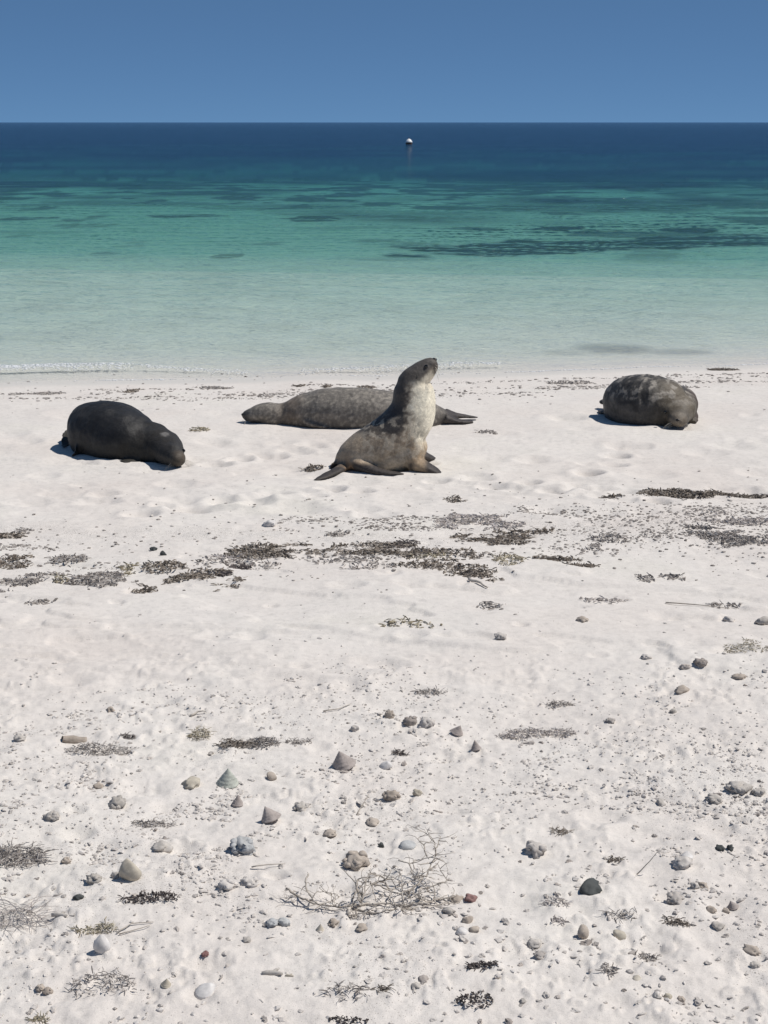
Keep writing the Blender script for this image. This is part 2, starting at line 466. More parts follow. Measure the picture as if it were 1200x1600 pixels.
def crom(a, b_, c, d, t):
    return 0.5 * ((2 * b_) + (-a + c) * t + (2 * a - 5 * b_ + 4 * c - d) * t * t + (-a + 3 * b_ - 3 * c + d) * t ** 3)
def loft(mb, st, lat=None, m=5, k=28, e=2.0):
    """st: (Vector, radius across, radius in depth); across = the lateral direction"""
    pts = [Vector(s[0]) for s in st]; n = len(st); S = []
    for i in range(n - 1):
        i0, i3 = max(i - 1, 0), min(i + 2, n - 1)
        for q in range(m if i < n - 2 else m + 1):
            t = q / m
            p = crom(pts[i0], pts[i], pts[i + 1], pts[i3], t)
            rl = max(.003, crom(st[i0][1], st[i][1], st[i + 1][1], st[i3][1], t)); ru = max(.003, crom(st[i0][2], st[i][2], st[i + 1][2], st[i3][2], t))
            S.append((p, rl, ru))
    rings = []
    for i, (p, rl, ru) in enumerate(S):
        tg = (S[min(i + 1, len(S) - 1)][0] - S[max(i - 1, 0)][0]).normalized()
        A = lat - tg * lat.dot(tg) if lat is not None else tg.cross(Vector((0, 0, 1)))
        A.normalize(); U = A.cross(tg)
        ring = []
        for j in range(k):
            q = 2 * math.pi * j / k; c, s_ = math.cos(q), math.sin(q)
            c = math.copysign(abs(c) ** (2 / e), c); s_ = math.copysign(abs(s_) ** (2 / e), s_)
            ring.append(p + A * (rl * c) + U * (ru * s_))
        rings.append(ring)
    mb.ring_tube(rings)

def fuse(mb, name, vox, smooth_it=5, bump=.004, bscale=9.0):
    me = mb.mesh(name + '_raw')
    o = bpy.data.objects.new('raw', me); col.objects.link(o)
    md = o.modifiers.new('r', 'REMESH'); md.mode = 'VOXEL'; md.voxel_size = vox; md.use_smooth_shade = True
    sm = o.modifiers.new('s', 'SMOOTH'); sm.factor = .5; sm.iterations = smooth_it
    dg = bpy.context.evaluated_depsgraph_get(); dg.update()
    res = bpy.data.meshes.new_from_object(o.evaluated_get(dg))
    res.name = name
    bpy.data.objects.remove(o); bpy.data.meshes.remove(me)
    nv = len(res.vertices)
    cov = np.empty(nv * 3, np.float32); res.vertices.foreach_get('co', cov); cov = cov.reshape(-1, 3)
    nor = np.empty(nv * 3, np.float32); res.vertex_normals.foreach_get('vector', nor); nor = nor.reshape(-1, 3)
    d = np.array([mnoise.fractal(Vector(c) * bscale, 1.0, 2.0, 3) for c in cov.tolist()], np.float32)
    cov = cov + nor * (d * bump)[:, None]
    res.vertices.foreach_set('co', cov.ravel()); res.update()
    res.polygons.foreach_set('use_smooth', [True] * len(res.polygons))
    return res, cov

def ball(name, c, r, m, parent, sc=(1, 1, 1), k=10):
    mb = MB(); prof = [(r * math.sin(math.pi * i / 8) + 1e-4, -r * math.cos(math.pi * i / 8)) for i in range(9)]
    mb.lathe(prof, k); o = obj(name, mb.mesh(name), m, parent, c); o.scale = sc
    return o

def ssn(a, b_, x): return sstep(a, b_, x)
def lerp3(a, b_, t): return np.asarray(a)[None, :] * (1 - t[:, None]) + np.asarray(b_)[None, :] * t[:, None]
def mixcol(c, b_, t): return c * (1 - t[:, None]) + np.asarray(b_)[None, :] * t[:, None]
def n3(cov, sc, off=0.0): return np.array([mnoise.fractal(Vector(c) * sc + Vector((off, off, off)), 1.0, 2.0, 3) for c in cov.tolist()])

def head_parts(root, nose, fwd, lat, up, s=1.0, eye=(.085, .046, .022), eyes=True):
    """eyes, nose pad, ears and whiskers, in a head frame whose origin is the nose tip"""
    fwd, lat, up = fwd.normalized(), lat.normalized(), up.normalized()
    def W(f, l, u): return nose + (fwd * f + lat * l + up * u) * s
    ball('nose', W(-.013, 0, .002), .0145 * s, m_nose, root, (1.15, 1.15, .85))
    for sg in (-1, 1):
        if eyes: ball('eye', W(-eye[0], sg * eye[1], eye[2]), .011 * s, m_eye, root)
        mb = MB(); a = W(-eye[0] - .075, sg * (eye[1] + .022), eye[2] - .004)
        mb.tube([a, a + (-fwd * .012 - up * .006 + lat * sg * .004) * s, a + (-fwd * .026 - up * .016 + lat * sg * .003) * s], [.006 * s, .005 * s, .0015 * s], 6)
        obj('ear', mb.mesh('ear'), m_nose, root)
        for q in range(5):
            mb = MB(); a = W(-.026 - .006 * (q % 2), sg * .030, -.012 - .006 * q)
            d = (lat * sg * (.8 + .1 * q) + fwd * (.25 - .15 * q) - up * (.3 + .12 * q)).normalized() * (.07 + .008 * q) * s
            mb.tube([a, a + d * .5, a + d - up * .012 * s], [.0011 * s, .0009 * s, .0004 * s], 4)
            obj('whisker', mb.mesh('whisker'), m_whisk, root)

# --- the one sitting upright
SIT = at(600, 729); K1 = ppm(SIT) ; SITZ = SIT.z
def sit(px, py, yo=0.0):
    return Vector(((px - 600) / K1, yo + (px - 600) / K1 * .10, (729 - py) / (K1 * .973)))
def sg(px, z, yo): return Vector(((px - 600) / K1, yo, z))
latS = Vector((-.10, 1, 0)).normalized()
mb = MB()
loft(mb, [(sit(529, 724), .022, .020), (sit(534, 719), .07, 14 / K1), (sit(547, 713), .125, 24.5 / K1), (sit(566, 706), .155, 32 / K1), (sit(588, 699), .172, 37.5 / K1),
          (sit(613, 686), .172, 40 / K1), (sit(634, 665), .160, 38.5 / K1), (sit(645, 642), .143, 35.5 / K1), (sit(646, 621), .120, 32.5 / K1), (sit(645, 606), .104, 28.5 / K1), (sit(645, 598), .08, 20 / K1)], latS)
loft(mb, [(sit(625, 608), .046, 10 / K1), (sit(631, 604.5), .078, 16 / K1), (sit(642, 598), .090, 20 / K1), (sit(653, 590.5), .084, 19.5 / K1), (sit(663, 583), .070, 17.5 / K1), (sit(671, 576), .056, 14 / K1), (sit(677, 570), .044, 9.5 / K1), (sit(680, 567), .018, 4 / K1)], latS)
loft(mb, [(sit(560, 722), .08, 16 / K1), (sit(580, 716), .145, 26 / K1), (sit(605, 712), .165, 30 / K1), (sit(628, 706), .155, 31 / K1), (sit(645, 696), .125, 26 / K1), (sit(652, 684), .08, 16 / K1)], latS)
flat = Vector((0, .8, .15))
for s_ in (-1, 1):   # fore flippers
    yy = s_ * .13
    dx = 0 if s_ < 0 else -6
    loft(mb, [(sg(638 + dx, .15, yy * .6), .06, .09), (sg(644 + dx, .09, yy * .85), .060, .080), (sg(651 + dx, .048, yy * 1.1), .055, .055), (sg(662 + dx, .036, yy * 1.3), .058, .038), (sg(676 + dx, .020, yy * 1.42), .055, .022), (sg(686 + dx, .008, yy * 1.5), .032, .009), (sg(690 + dx, .006, yy * 1.5), .010, .005)], Vector((.35, .9, 0)))
loft(mb, [(sg(552, .06, -.08), .06, .05), (sg(566, .040, -.16), .05, .036), (sg(584, .026, -.205), .044, .024), (sg(604, .018, -.235), .038, .015), (sg(622, .014, -.245), .030, .010), (sg(632, .010, -.245), .012, .006)], Vector((.15, 1, 0)))
loft(mb, [(sg(550, .05, -.02), .06, .05), (sg(540, .026, -.10), .045, .030), (sg(527, .018, -.20), .038, .018), (sg(513, .013, -.29), .036, .011), (sg(501, .010, -.36), .026, .008), (sg(496, .008, -.39), .010, .005)], Vector((1, -.6, 0)))
loft(mb, [(sg(545, .05, .03), .05, .04), (sg(531, .035, -.02), .045, .025), (sg(521, .022, -.06), .04, .012), (sg(516, .010, -.09), .015, .006)], Vector((.5, 1, 0)))
me, cv = fuse(mb, 'sea_lion', .0085, 12, .0045, 10)
Xl = cv[:, 0] * K1 + 600; Yl = 729 - (cv[:, 2]) * K1 * .973       # side-view coordinates of the animal itself
nn = n3(cv, 7.0); n2_ = n3(cv, 22.0, 3.0); n4 = n3(cv, 45.0, 5.0)
c = np.tile(np.array([[.32, .255, .185]]), (len(cv), 1))
c = mixcol(c, (.48, .40, .30), ssn(690, 712, Yl + 10 * nn) * ssn(540, 570, Xl) * .85)            # paler flank
c = mixcol(c, (.25, .145, .075), ssn(708, 726, Yl + 8 * nn) * (1 - ssn(570, 595, Xl)) * .8)        # rusty rump
c = mixcol(c, (.046, .042, .040), (1 - ssn(662, 684, Yl + 9 * nn)) * (1 - ssn(624, 648, Xl + 9 * nn + 6 * n4 - np.maximum(0, Yl - 640) * -.15)))     # dark nape and back
cream = ssn(-6, 16, Xl - (636 + np.maximum(0, Yl - 655) * .34) + 10 * nn + 8 * n4) * ssn(578, 600, Yl) * (1 - ssn(680, 710, Yl + 12 * nn))
c = mixcol(c, (.80, .735, .585), cream)
c = mixcol(c, (.38, .27, .165), ssn(676, 704, Yl + 10 * nn) * ssn(625, 645, Xl) * .85)            # brown lower chest
head_ = (1 - ssn(590, 612, Yl + (Xl - 640) * .15 + 5 * nn)) * (1 - ssn(656, 672, Xl + (Yl - 590) * .9 + 4 * nn))
c = mixcol(c, (.085, .075, .066), head_)
face = ssn(0, 7, (Yl - 575) * .80 + (Xl - 660) * .62 + 3 * nn + 3 * n4 - 10) * ssn(648, 656, Xl) * (1 - ssn(604, 614, Yl))
c = mixcol(c, (.68, .61, .48), face * .92)
c = mixcol(c, (.085, .072, .060), ssn(671, 678, Xl + 2 * nn) * (1 - ssn(584, 594, Yl)))                     # dark muzzle
wetz = ssn(640, 660, Yl) * (1 - ssn(700, 716, Yl)) * ssn(550, 585, Xl) * (1 - ssn(655, 668, Xl))
c = mixcol(c, (.065, .057, .050), .38 * ssn(.02, .34, n2_ + .8 * n4) * wetz)                                # wet, clotted fur on the flank
c = mixcol(c, (.50, .44, .35), .55 * ssn(.05, .35, -n2_ + .7 * n4) * wetz)
fl = np.maximum.reduce([ssn(655, 668, Xl) * ssn(700, 716, Yl), ssn(730, 741, Yl - cv[:, 1] * 62 * 1.0) * ssn(.17, .21, -cv[:, 1]), ssn(.02, .06, .085 - cv[:, 2]) * (1 - ssn(535, 545, Xl)), ssn(.15, .185, -cv[:, 1]) * (1 - ssn(.05, .075, cv[:, 2])) * (1 - ssn(640, 650, Xl))])
c = mixcol(c, (.050, .042, .038), np.clip(fl, 0, 1))
cattr(me, 'fur', np.clip(c, .01, .8))
lion = obj('sea_lion', me, m_fur, None, SIT)
tag(lion, 'young sea lion sitting upright with raised head and cream chest', 'sea lion', 'sea lions on the beach')
head_parts(lion, sit(680, 565), sit(680, 567) - sit(667, 578), latS, Vector((-.42, 0, .9)), 1.0, (.078, .056, .016))

def lying(stations, head, flippers, colour, label, vox=.009, e=2.15, settle=1.0, bump=.005, fold=None):
    base = at(stations[len(stations) // 2][0], stations[len(stations) // 2][1])
    base.z = min(at(s[0], s[1]).z for s in stations)
    def G(px, py, z): return at(px, py, z) - base
    mb = MB()
    low = []
    for s in stations:
        t = s[2] + s[3]
        zc = s[2] if t < .1 else s[2] * (1 - settle) + .30 * t * settle
        low.append((s[0], s[1], zc, t - zc, s[4]))
    loft(mb, [(G(s[0], s[1], s[2]), s[4], s[3]) for s in low], None, 5, 30, e)
    loft(mb, [(G(s[0], s[1], s[2]), s[4], s[3]) for s in head], None, 5, 26)
    for lt, fl_ in flippers:
        loft(mb, [(G(s[0], s[1], s[2]), s[3], s[4]) for s in fl_], Vector(lt), 4, 14)
    me, cv = fuse(mb, 'sea_lion', vox, 5, bump, 8)
    if fold:
        hx = G(fold[0], fold[1], .08)
        d = np.sqrt((cv[:, 0] - hx.x) ** 2 + (cv[:, 1] - hx.y) ** 2) + .02 * n3(cv, 5.0, 9.0)
        nor = np.empty(len(cv) * 3, np.float32); me.vertex_normals.foreach_get('vector', nor); nor = nor.reshape(-1, 3)
        am = .0048 * ssn(.10, .16, d) * (1 - ssn(.26, .40, d)) * np.maximum(0, np.sin(d * 2 * math.pi / .062)) ** 2
        cv = cv + nor * am[:, None]; me.vertices.foreach_set('co', cv.astype(np.float32).ravel()); me.update()
    cattr(me, 'fur', np.clip(colour(cv, G), .006, .8))
    o = obj('sea_lion', me, m_fur, None, base)
    tag(o, label, 'sea lion', 'sea lions on the beach')
    return o, G

# --- the long one lying behind the sitting one, head to the left
def col_mid(cv, G):
    nn = n3(cv, 6.0); n2_ = n3(cv, 40.0)
    c = np.tile(np.array([[.185, .166, .142]]), (len(cv), 1)) * (1 + .22 * nn)[:, None]
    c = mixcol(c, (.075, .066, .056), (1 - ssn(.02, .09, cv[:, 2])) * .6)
    c = mixcol(c, (.33, .295, .245), .6 * ssn(.12, .45, n2_)); c = mixcol(c, (.085, .076, .066), .5 * ssn(.15, .5, -n2_ + .4 * nn))
    x0 = G(379, 660, 0).x; xe = G(700, 660, 0).x
    c = mixcol(c, (.15, .105, .07), (1 - ssn(.0, .30, np.abs(cv[:, 0] - G(455, 660, 0).x) * 2.2)) * .5)
    c = mixcol(c, (.055, .046, .042), ssn(xe - .10, xe + .02, cv[:, 0]))
    c = mixcol(c, (.06, .052, .045), 1 - ssn(x0 + .01, x0 + .06, cv[:, 0]))
    return c
o, G = lying(
    [(400, 660, .045, .045, .05), (425, 660, .060, .075, .09), (443, 660, .062, .076, .105), (470, 661, .09, .103, .15), (500, 662, .112, .127, .19), (540, 662, .118, .132, .205),
     (580, 662, .114, .128, .205), (620, 662, .098, .110, .18), (655, 661, .080, .090, .14), (685, 660, .055, .060, .09), (703, 659, .035, .035, .055), (712, 658, .025, .012, .02)],
    [(440, 660, .055, .06, .08), (425, 660, .066, .074, .090), (411, 660, .064, .070, .083), (398, 660, .054, .056, .064), (388, 660, .048, .042, .05), (382, 660, .048, .030, .036), (378, 660, .048, .010, .014)],
    [((.1, 1, 0), [(695, 657, .05, .05, .04), (712, 657, .035, .045, .022), (730, 656, .026, .04, .012), (744, 656, .018, .03, .008), (748, 656, .016, .012, .005)]),
     ((.1, 1, 0), [(695, 662, .04, .05, .04), (710, 662, .022, .045, .02), (725, 662, .014, .04, .011), (738, 661, .010, .02, .006)]),
     ((.3, 1, 0), [(468, 664, .07, .05, .06), (486, 667.5, .03, .045, .03), (508, 669, .016, .05, .013), (526, 668, .008, .02, .006)])],
    col_mid, 'long grey sea lion lying flat behind the sitting one, head to left')
head_parts(o, G(378, 660, .052), Vector((-1, -.05, 0)), Vector((0, 1, 0)), Vector((0, 0, 1)), 1.0, (.088, .052, .030))

# --- dark one at the left, lying with its head turned to the camera side
def col_left(cv, G):
    nn = n3(cv, 5.0)
    c = np.tile(np.array([[.0135, .0135, .0145]]), (len(cv), 1)) * (1 + .25 * nn)[:, None]
    h = G(262, 722, .06); d = np.sqrt((cv[:, 0] - h.x) ** 2 + (cv[:, 1] - h.y) ** 2)
    c = mixcol(c, (.034, .029, .023), (1 - ssn(.05, .30, d)) * .7)
    for q, rr, cc_, w_ in ((G(262, 722, .165), .038, (.16, .15, .14), .8), (G(268, 727, .12), .022, (.010, .009, .009), .9), (G(236, 714, .10), .05, (.05, .045, .038), .6)):
        dq = np.sqrt(((cv - np.array(q)) ** 2).sum(1)) + .02 * n3(cv, 20.0, 4.0); c = mixcol(c, cc_, (1 - ssn(rr * .4, rr, dq)) * w_)
    c = mixcol(c, (.030, .029, .028), .8 * ssn(.1, .45, n3(cv, 14.0, 7.0)))
    nz = G(282, 731, .05); d2 = np.sqrt(((cv - np.array(nz)) ** 2).sum(1))
    c = mixcol(c, (.16, .12, .085), (1 - ssn(.03, .075, d2)) * .8)
    c = mixcol(c, (.042, .038, .030), (1 - ssn(.05, .16, cv[:, 2] + .04 * nn)) * .55)
    return c
o, G = lying(
    [(122, 694, .05, .035, .045), (131, 694, .10, .115, .13), (148, 697, .135, .150, .20), (176, 702, .142, .158, .225), (204, 708, .120, .135, .205), (226, 712, .092, .108, .170), (245, 716, .080, .094, .138), (262, 722, .066, .072, .095)],
    [(242, 713, .095, .105, .12), (253, 718, .090, .100, .115), (262, 723, .080, .088, .102), (269, 727, .067, .070, .078), (275, 730, .056, .052, .058), (280, 732, .051, .040, .044), (283.5, 733, .05, .014, .018)],
    [((0, 1, 0), [(128, 688, .06, .05, .04), (116, 686, .055, .045, .022), (107, 688, .040, .045, .012), (101, 697, .014, .03, .008), (100, 701, .008, .01, .005)]),
     ((.3, 1, 0), [(138, 702, .04, .05, .04), (127, 708, .025, .05, .02), (118, 712, .014, .04, .010), (112, 714, .008, .015, .006)]),
     ((.5, 1, 0), [(228, 716, .03, .05, .03), (215, 721, .010, .05, .014), (200, 722, .004, .05, .010), (188, 720, .002, .02, .006)]),
     ((1, .4, 0), [(222, 709, .11, .10, .10), (238, 710, .122, .095, .085), (249, 712, .118, .085, .075), (258, 716, .098, .065, .06), (264, 720, .075, .04, .04)])],
    col_left, 'very dark sea lion sleeping at the left, snout pointing right', bump=.006)
head_parts(o, G(283.5, 732, .058), G(283, 731, 0) - G(268, 724, 0), Vector((0, 0, 1)).cross(G(283, 731, 0) - G(268, 724, 0)), Vector((0, 0, 1)), 1.0, (.085, .044, .034))

# --- plump one at the right, facing the camera
def col_right(cv, G):
    nn = n3(cv, 6.0); n2_ = n3(cv, 16.0, 2.0)
    c = np.tile(np.array([[.064, .059, .054]]), (len(cv), 1)) * (1 + .25 * nn)[:, None]
    c = mixcol(c, (.025, .023, .022), .7 * ssn(.05, .4, -n2_))
    h = G(1061, 664, .07); d = np.sqrt((cv[:, 0] - h.x) ** 2 + (cv[:, 1] - h.y) ** 2)
    c = mixcol(c, (.15, .122, .085), (1 - ssn(.06, .24, d)) * .75)
    c = mixcol(c, (.30, .27, .23), .8 * ssn(.10, .34, n2_ + .35 * n3(cv, 45.0, 6.0)) * ssn(.12, .22, cv[:, 2]))
    nz = G(1059, 672, .06); d3 = np.sqrt(((cv - np.array(nz)) ** 2).sum(1)); c = mixcol(c, (.20, .165, .125), (1 - ssn(.05, .10, d3)) * .8)
    e = G(1080, 648, 0); c = mixcol(c, (.085, .055, .038), ssn(e.x - .12, e.x, cv[:, 0]) * ssn(.0, .1, d - .12) * .7)
    return c
o, G = lying(
    [(952, 646, .05, .04, .05), (962, 648, .10, .115, .13), (982, 652, .14, .155, .205), (1008, 656, .150, .166, .235), (1033, 656, .140, .152, .22), (1052, 655, .115, .125, .18), (1065, 657, .09, .10, .125)],
    [(1055, 652, .11, .12, .15), (1057, 657, .108, .114, .14), (1058, 661.5, .094, .100, .122), (1058.5, 665, .078, .080, .098), (1059, 668, .066, .060, .075), (1059, 670.5, .058, .045, .056), (1059, 672, .055, .016, .022)],
    [((.2, 1, .1), [(960, 642, .08, .05, .04), (950, 640, .065, .045, .024), (943, 639, .055, .045, .015), (938, 639, .050, .03, .010), (936, 639, .048, .01, .006)]),
     ((.3, 1, 0), [(962, 648, .04, .05, .04), (950, 647, .02, .05, .018), (940, 645, .012, .04, .010), (933, 643, .008, .012, .005)]),
     ((.5, 1, 0), [(1034, 658, .05, .06, .05), (1024, 662, .018, .05, .018), (1010, 663, .012, .05, .012), (1000, 661, .008, .02, .006)]),
     ((1, .5, 0), [(1074, 650, .06, .05, .06), (1080, 655, .03, .05, .03), (1079, 662, .012, .04, .012)])],
    col_right, 'plump brown-grey sea lion at the right lying with face towards camera', bump=.007, fold=(1058, 666))
head_parts(o, G(1059, 672, .062), Vector((.05, -1, -.05)), Vector((1, .05, 0)), Vector((0, 0, 1)), 1.15, (.085, .058, .034))

# ------------------------------------------------------------------ mooring buoy far out
m_bw = plain('buoy_white', (.82, .82, .80), .45); m_bo = plain('buoy_band', (.10, .055, .03), .6); m_bd = plain('buoy_dark', (.02, .022, .025), .5)
bp = at_water(639, 225.5)
by = empty('mooring_buoy', bp); tag(by, 'white cone-topped mooring buoy floating on the deep blue sea', 'buoy')
s_ = 5.2 / ppm(bp)
mb = MB(); mb.lathe([(.05 * s_, -.5 * s_), (.8 * s_, -.45 * s_), (.95 * s_, -.1 * s_), (.98 * s_, .30 * s_), (.93 * s_, .52 * s_)], 24); obj('hull', mb.mesh('hull'), m_bo, by)
mb = MB(); mb.lathe([(.95 * s_, .521 * s_), (1.06 * s_, .55 * s_), (1.06 * s_, .70 * s_), (.95 * s_, .92 * s_), (.60 * s_, 1.35 * s_), (.22 * s_, 1.62 * s_), (.1 * s_, 1.66 * s_)], 24); obj('cone', mb.mesh('cone'), m_bw, by)
mb = MB(); mb.tube([(0, 0, 1.6 * s_), (0, 0, 2.1 * s_)], [.10 * s_, .08 * s_], 8); obj('lifting_eye', mb.mesh('lifting_eye'), m_bd, by)

# ------------------------------------------------------------------ materials of the drift
def drift_mat(name, stops, scale=40.0, rough=.85, per='object', bump=.5, bd=.003):
    m, nt, b = mat(name)
    o = objco(nt)
    n = N(nt, 'ShaderNodeTexNoise', inp={'Scale': scale, 'Detail': 5.0, 'Roughness': .7}); L(nt, o, n.inputs['Vector'])
    if per == 'object': r = nt.nodes.new('ShaderNodeObjectInfo').outputs['Random']
    else: r = nt.nodes.new('ShaderNodeNewGeometry').outputs['Random Per Island']
    rc = ramp(nt, r, stops)
    v = ramp(nt, n.outputs[0], [(.3, .66), (.5, 1.0), (.72, 1.22)])
    L(nt, mixc(nt, 1, rc.outputs[0], v.outputs[0], 'MULTIPLY'), b.inputs['Base Color'])
    b.inputs['Roughness'].default_value = rough; b.inputs['Specular IOR Level'].default_value = .2
    bb = N(nt, 'ShaderNodeBump', inp={'Strength': bump, 'Distance': bd}); L(nt, n.outputs[0], bb.inputs['Height']); L(nt, bb.outputs[0], b.inputs['Normal'])
    return m
M = {
    'rubble': drift_mat('coral_rubble', [(0, (.40, .365, .335)), (.35, (.55, .51, .47)), (.7, (.62, .58, .54)), (.9, (.46, .41, .37)), (1, (.30, .265, .24))]),
    'grit': drift_mat('grit', [(0, (.44, .405, .37)), (.3, (.57, .53, .49)), (.75, (.65, .61, .57)), (.95, (.46, .42, .385)), (1, (.26, .23, .21))], per='island'),
    'crust': drift_mat('sand_crust', [(0, (.48, .44, .405)), (.5, (.58, .54, .50)), (1, (.64, .60, .56))], per='island', scale=60),
    'weed_dark': drift_mat('weed_dark', [(0, (.095, .077, .063)), (.4, (.18, .15, .123)), (.75, (.28, .24, .20)), (1, (.46, .415, .36))], per='island', scale=25),
    'weed_grey': drift_mat('weed_grey', [(0, (.17, .15, .137)), (.4, (.28, .25, .228)), (.75, (.40, .365, .335)), (1, (.54, .505, .465))], per='island', scale=25),
    'weed_pale': drift_mat('weed_pale', [(0, (.28, .25, .225)), (.4, (.42, .375, .345)), (.75, (.56, .51, .48)), (1, (.62, .58, .55))], per='island', scale=25),
    'weed_yellow': drift_mat('weed_yellow', [(0, (.24, .20, .135)), (.5, (.37, .325, .235)), (1, (.51, .465, .37))], per='island', scale=25),
    'weed_black': drift_mat('weed_black', [(0, (.05, .042, .04)), (.5, (.11, .092, .086)), (1, (.22, .19, .178))], per='island', scale=25),
    'stone_dark': drift_mat('stone_dark', [(0, (.075, .080, .078)), (1, (.085, .09, .085))], 30, .7),
    'stone_grey': drift_mat('stone_grey', [(0, (.42, .388, .350)), (1, (.54, .50, .455))], 45),
    'stone_blue': drift_mat('stone_blue', [(0, (.42, .425, .425)), (1, (.48, .48, .47))], 35),
    'stone_brown': drift_mat('stone_brown', [(0, (.35, .295, .245)), (1, (.47, .41, .35))], 45),
    'shell_beige': drift_mat('shell_beige', [(0, (.47, .42, .335)), (1, (.52, .47, .39))], 30, .6, bump=.25),
    'shell_white': drift_mat('shell_white', [(0, (.66, .63, .60)), (1, (.70, .67, .64))], 30, .5, bump=.2),
    'shell_green': drift_mat('shell_green', [(0, (.44, .455, .40)), (1, (.46, .47, .42))], 60, .7),
    'shell_pink': drift_mat('shell_pink', [(0, (.36, .315, .29)), (1, (.40, .35, .32))], 60, .75),
    'red': drift_mat('red_crust', [(0, (.22, .12, .11)), (1, (.28, .17, .155))], 60),
    'twig': drift_mat('twig', [(0, (.38, .335, .285)), (1, (.54, .49, .43))], 60, .85),
    'foam': plain('foam', (.86, .87, .87), .7),
}

# ------------------------------------------------------------------ builders
def ico(sub):
    import bmesh
    bm = bmesh.new(); bmesh.ops.create_icosphere(bm, subdivisions=sub, radius=1.0)
    v = np.array([q.co[:] for q in bm.verts]); f = np.array([[w.index for w in q.verts] for q in bm.faces]); bm.free()
    return v, f
ICO = {k: ico(k) for k in (1, 2, 3, 4)}
def lump(seed, sub=3, rough=.35, sc=(1, 1, .7), freq=1.6, fine=.10):
    v, f = ICO[sub]; off = Vector((seed * 3.17, seed * 1.31, seed * 7.7)); out = []
    for p in v.tolist():
        q = Vector(p)
        d = 1 + rough * mnoise.fractal(q * freq + off, 1, 2, 3) + fine * mnoise.noise(q * 6 + off)
        # a few flat chips so it is not a smooth ball
        for k in range(3):
            nrm = Vector((math.sin(seed * 5 + k * 2.1), math.cos(seed * 3 + k * 1.3), math.sin(seed + k * 4))).normalized()
            h = q.dot(nrm) * d
            if h > .72: q = q - nrm * (h - .72) / max(d, .1) * .7
        out.append((q.x * d * sc[0], q.y * d * sc[1], q.z * d * sc[2]))
    return np.array(out), f.copy()
def joined(parts):
    vs_, fs_ = [], []; n = 0
    for v, f in parts: vs_.append(v); fs_.append(f + n); n += len(v)
    return np.concatenate(vs_), np.concatenate(fs_)

def mk_stone(seed, rough=.5): return lump(seed, 3, rough, (1, .85, .7), 1.5, .14)
def mk_coral(seed):
    """an encrusted lump with knobs"""
    r = random.Random(seed); base = lump(seed, 3, .5, (1, .9, .7), 2.2, .22); parts = [base]
    for k in range(9):
        a = r.uniform(0, 6.28); e = r.uniform(-.1, 1.1); s = r.uniform(.18, .36)
        v, f = lump(seed + k + 40, 2, .45, (1, 1, .8), 2.0, .2)
        parts.append((v * s + np.array([math.cos(a) * math.cos(e) * .85, math.sin(a) * math.cos(e) * .8, math.sin(e) * .6]), f))
    return joined(parts)
def mk_cone(seed, tall=1.0):
    """top shell: straight-sided spire with low whorl ridges"""
    rings = []; k = 36; n = 30; r_ = random.Random(seed)
    prof = [(0.02, 0.0), (.55, 0.02), (.93, .02)] + [(1 - i / n * .985 + .014 * math.sin(i / n * 2 * math.pi * 5.5) * (1 - i / n * .6) , .07 + 1.55 * tall * i / n) for i in range(n + 1)]
    v = []
    for i, (r, z) in enumerate(prof):
        for j in range(k):
            q = 2 * math.pi * j / k
            w = 1 + .05 * mnoise.noise(Vector((math.cos(q) * 2, math.sin(q) * 2, z * 3 + seed))) + .018 * math.sin(q * 13 + i)
            zz = z + .035 * (q / 6.283) * (1 if 2 < i < n else 0)
            v.append((r * w * math.cos(q), r * w * math.sin(q), zz - .12))
    f = []
    for i in range(len(prof) - 1):
        for j in range(k):
            a = i * k + j; c_ = i * k + (j + 1) % k
            f.append((a, c_, c_ + k)); f.append((a, c_ + k, a + k))
    return np.array(v) * .95, np.array(f)
def mk_clam(seed, ribs=18):
    """one valve lying hollow side down, with growth ribs and a beak"""
    v = []; f = []; n, k = 12, 36
    for i in range(n + 1):
        t = i / n * math.pi / 2
        for j in range(k):
            q = 2 * math.pi * j / k
            r = math.sin(t) if i else .001; z = math.cos(t) * .72
            w = 1 + .030 * math.cos(q * ribs) * math.sin(t) + .03 * math.sin(i * 2.4)
            x = r * math.cos(q) * 1.12 * w; y_ = r * math.sin(q) * .95 * w
            y_ *= 1 - .38 * max(0, x); x += .42 * (1 - math.sin(t)) ; z2 = z + .10 * math.exp(-((x - .5) ** 2 + y_ ** 2) * 8)
            v.append((x, y_, z2 - .05))
    for i in range(n):
        for j in range(k):
            a = i * k + j; c_ = i * k + (j + 1) % k
            f.append((a, c_ + k, c_)); f.append((a, a + k, c_ + k))
    v = np.array(v); inner = v * np.array([.93, .93, .88]) - np.array([0, 0, .02])
    m0 = len(v); fi = np.array(f)[:, ::-1] + m0
    rim = []
    for j in range(k):
        a = n * k + j; c_ = n * k + (j + 1) % k
        rim += [(a, c_ + m0, c_), (a, a + m0, c_ + m0)]
    return np.concatenate([v, inner]), np.concatenate([np.array(f), fi, np.array(rim)])
def tube_vf(pts, rads, k=7):
    mb = MB(); mb.tube(pts, rads, k)
    f = []
    for q in mb.f:
        for i in range(1, len(q) - 1): f.append((q[0], q[i], q[i + 1]))
    return np.array(mb.v), np.array(f)
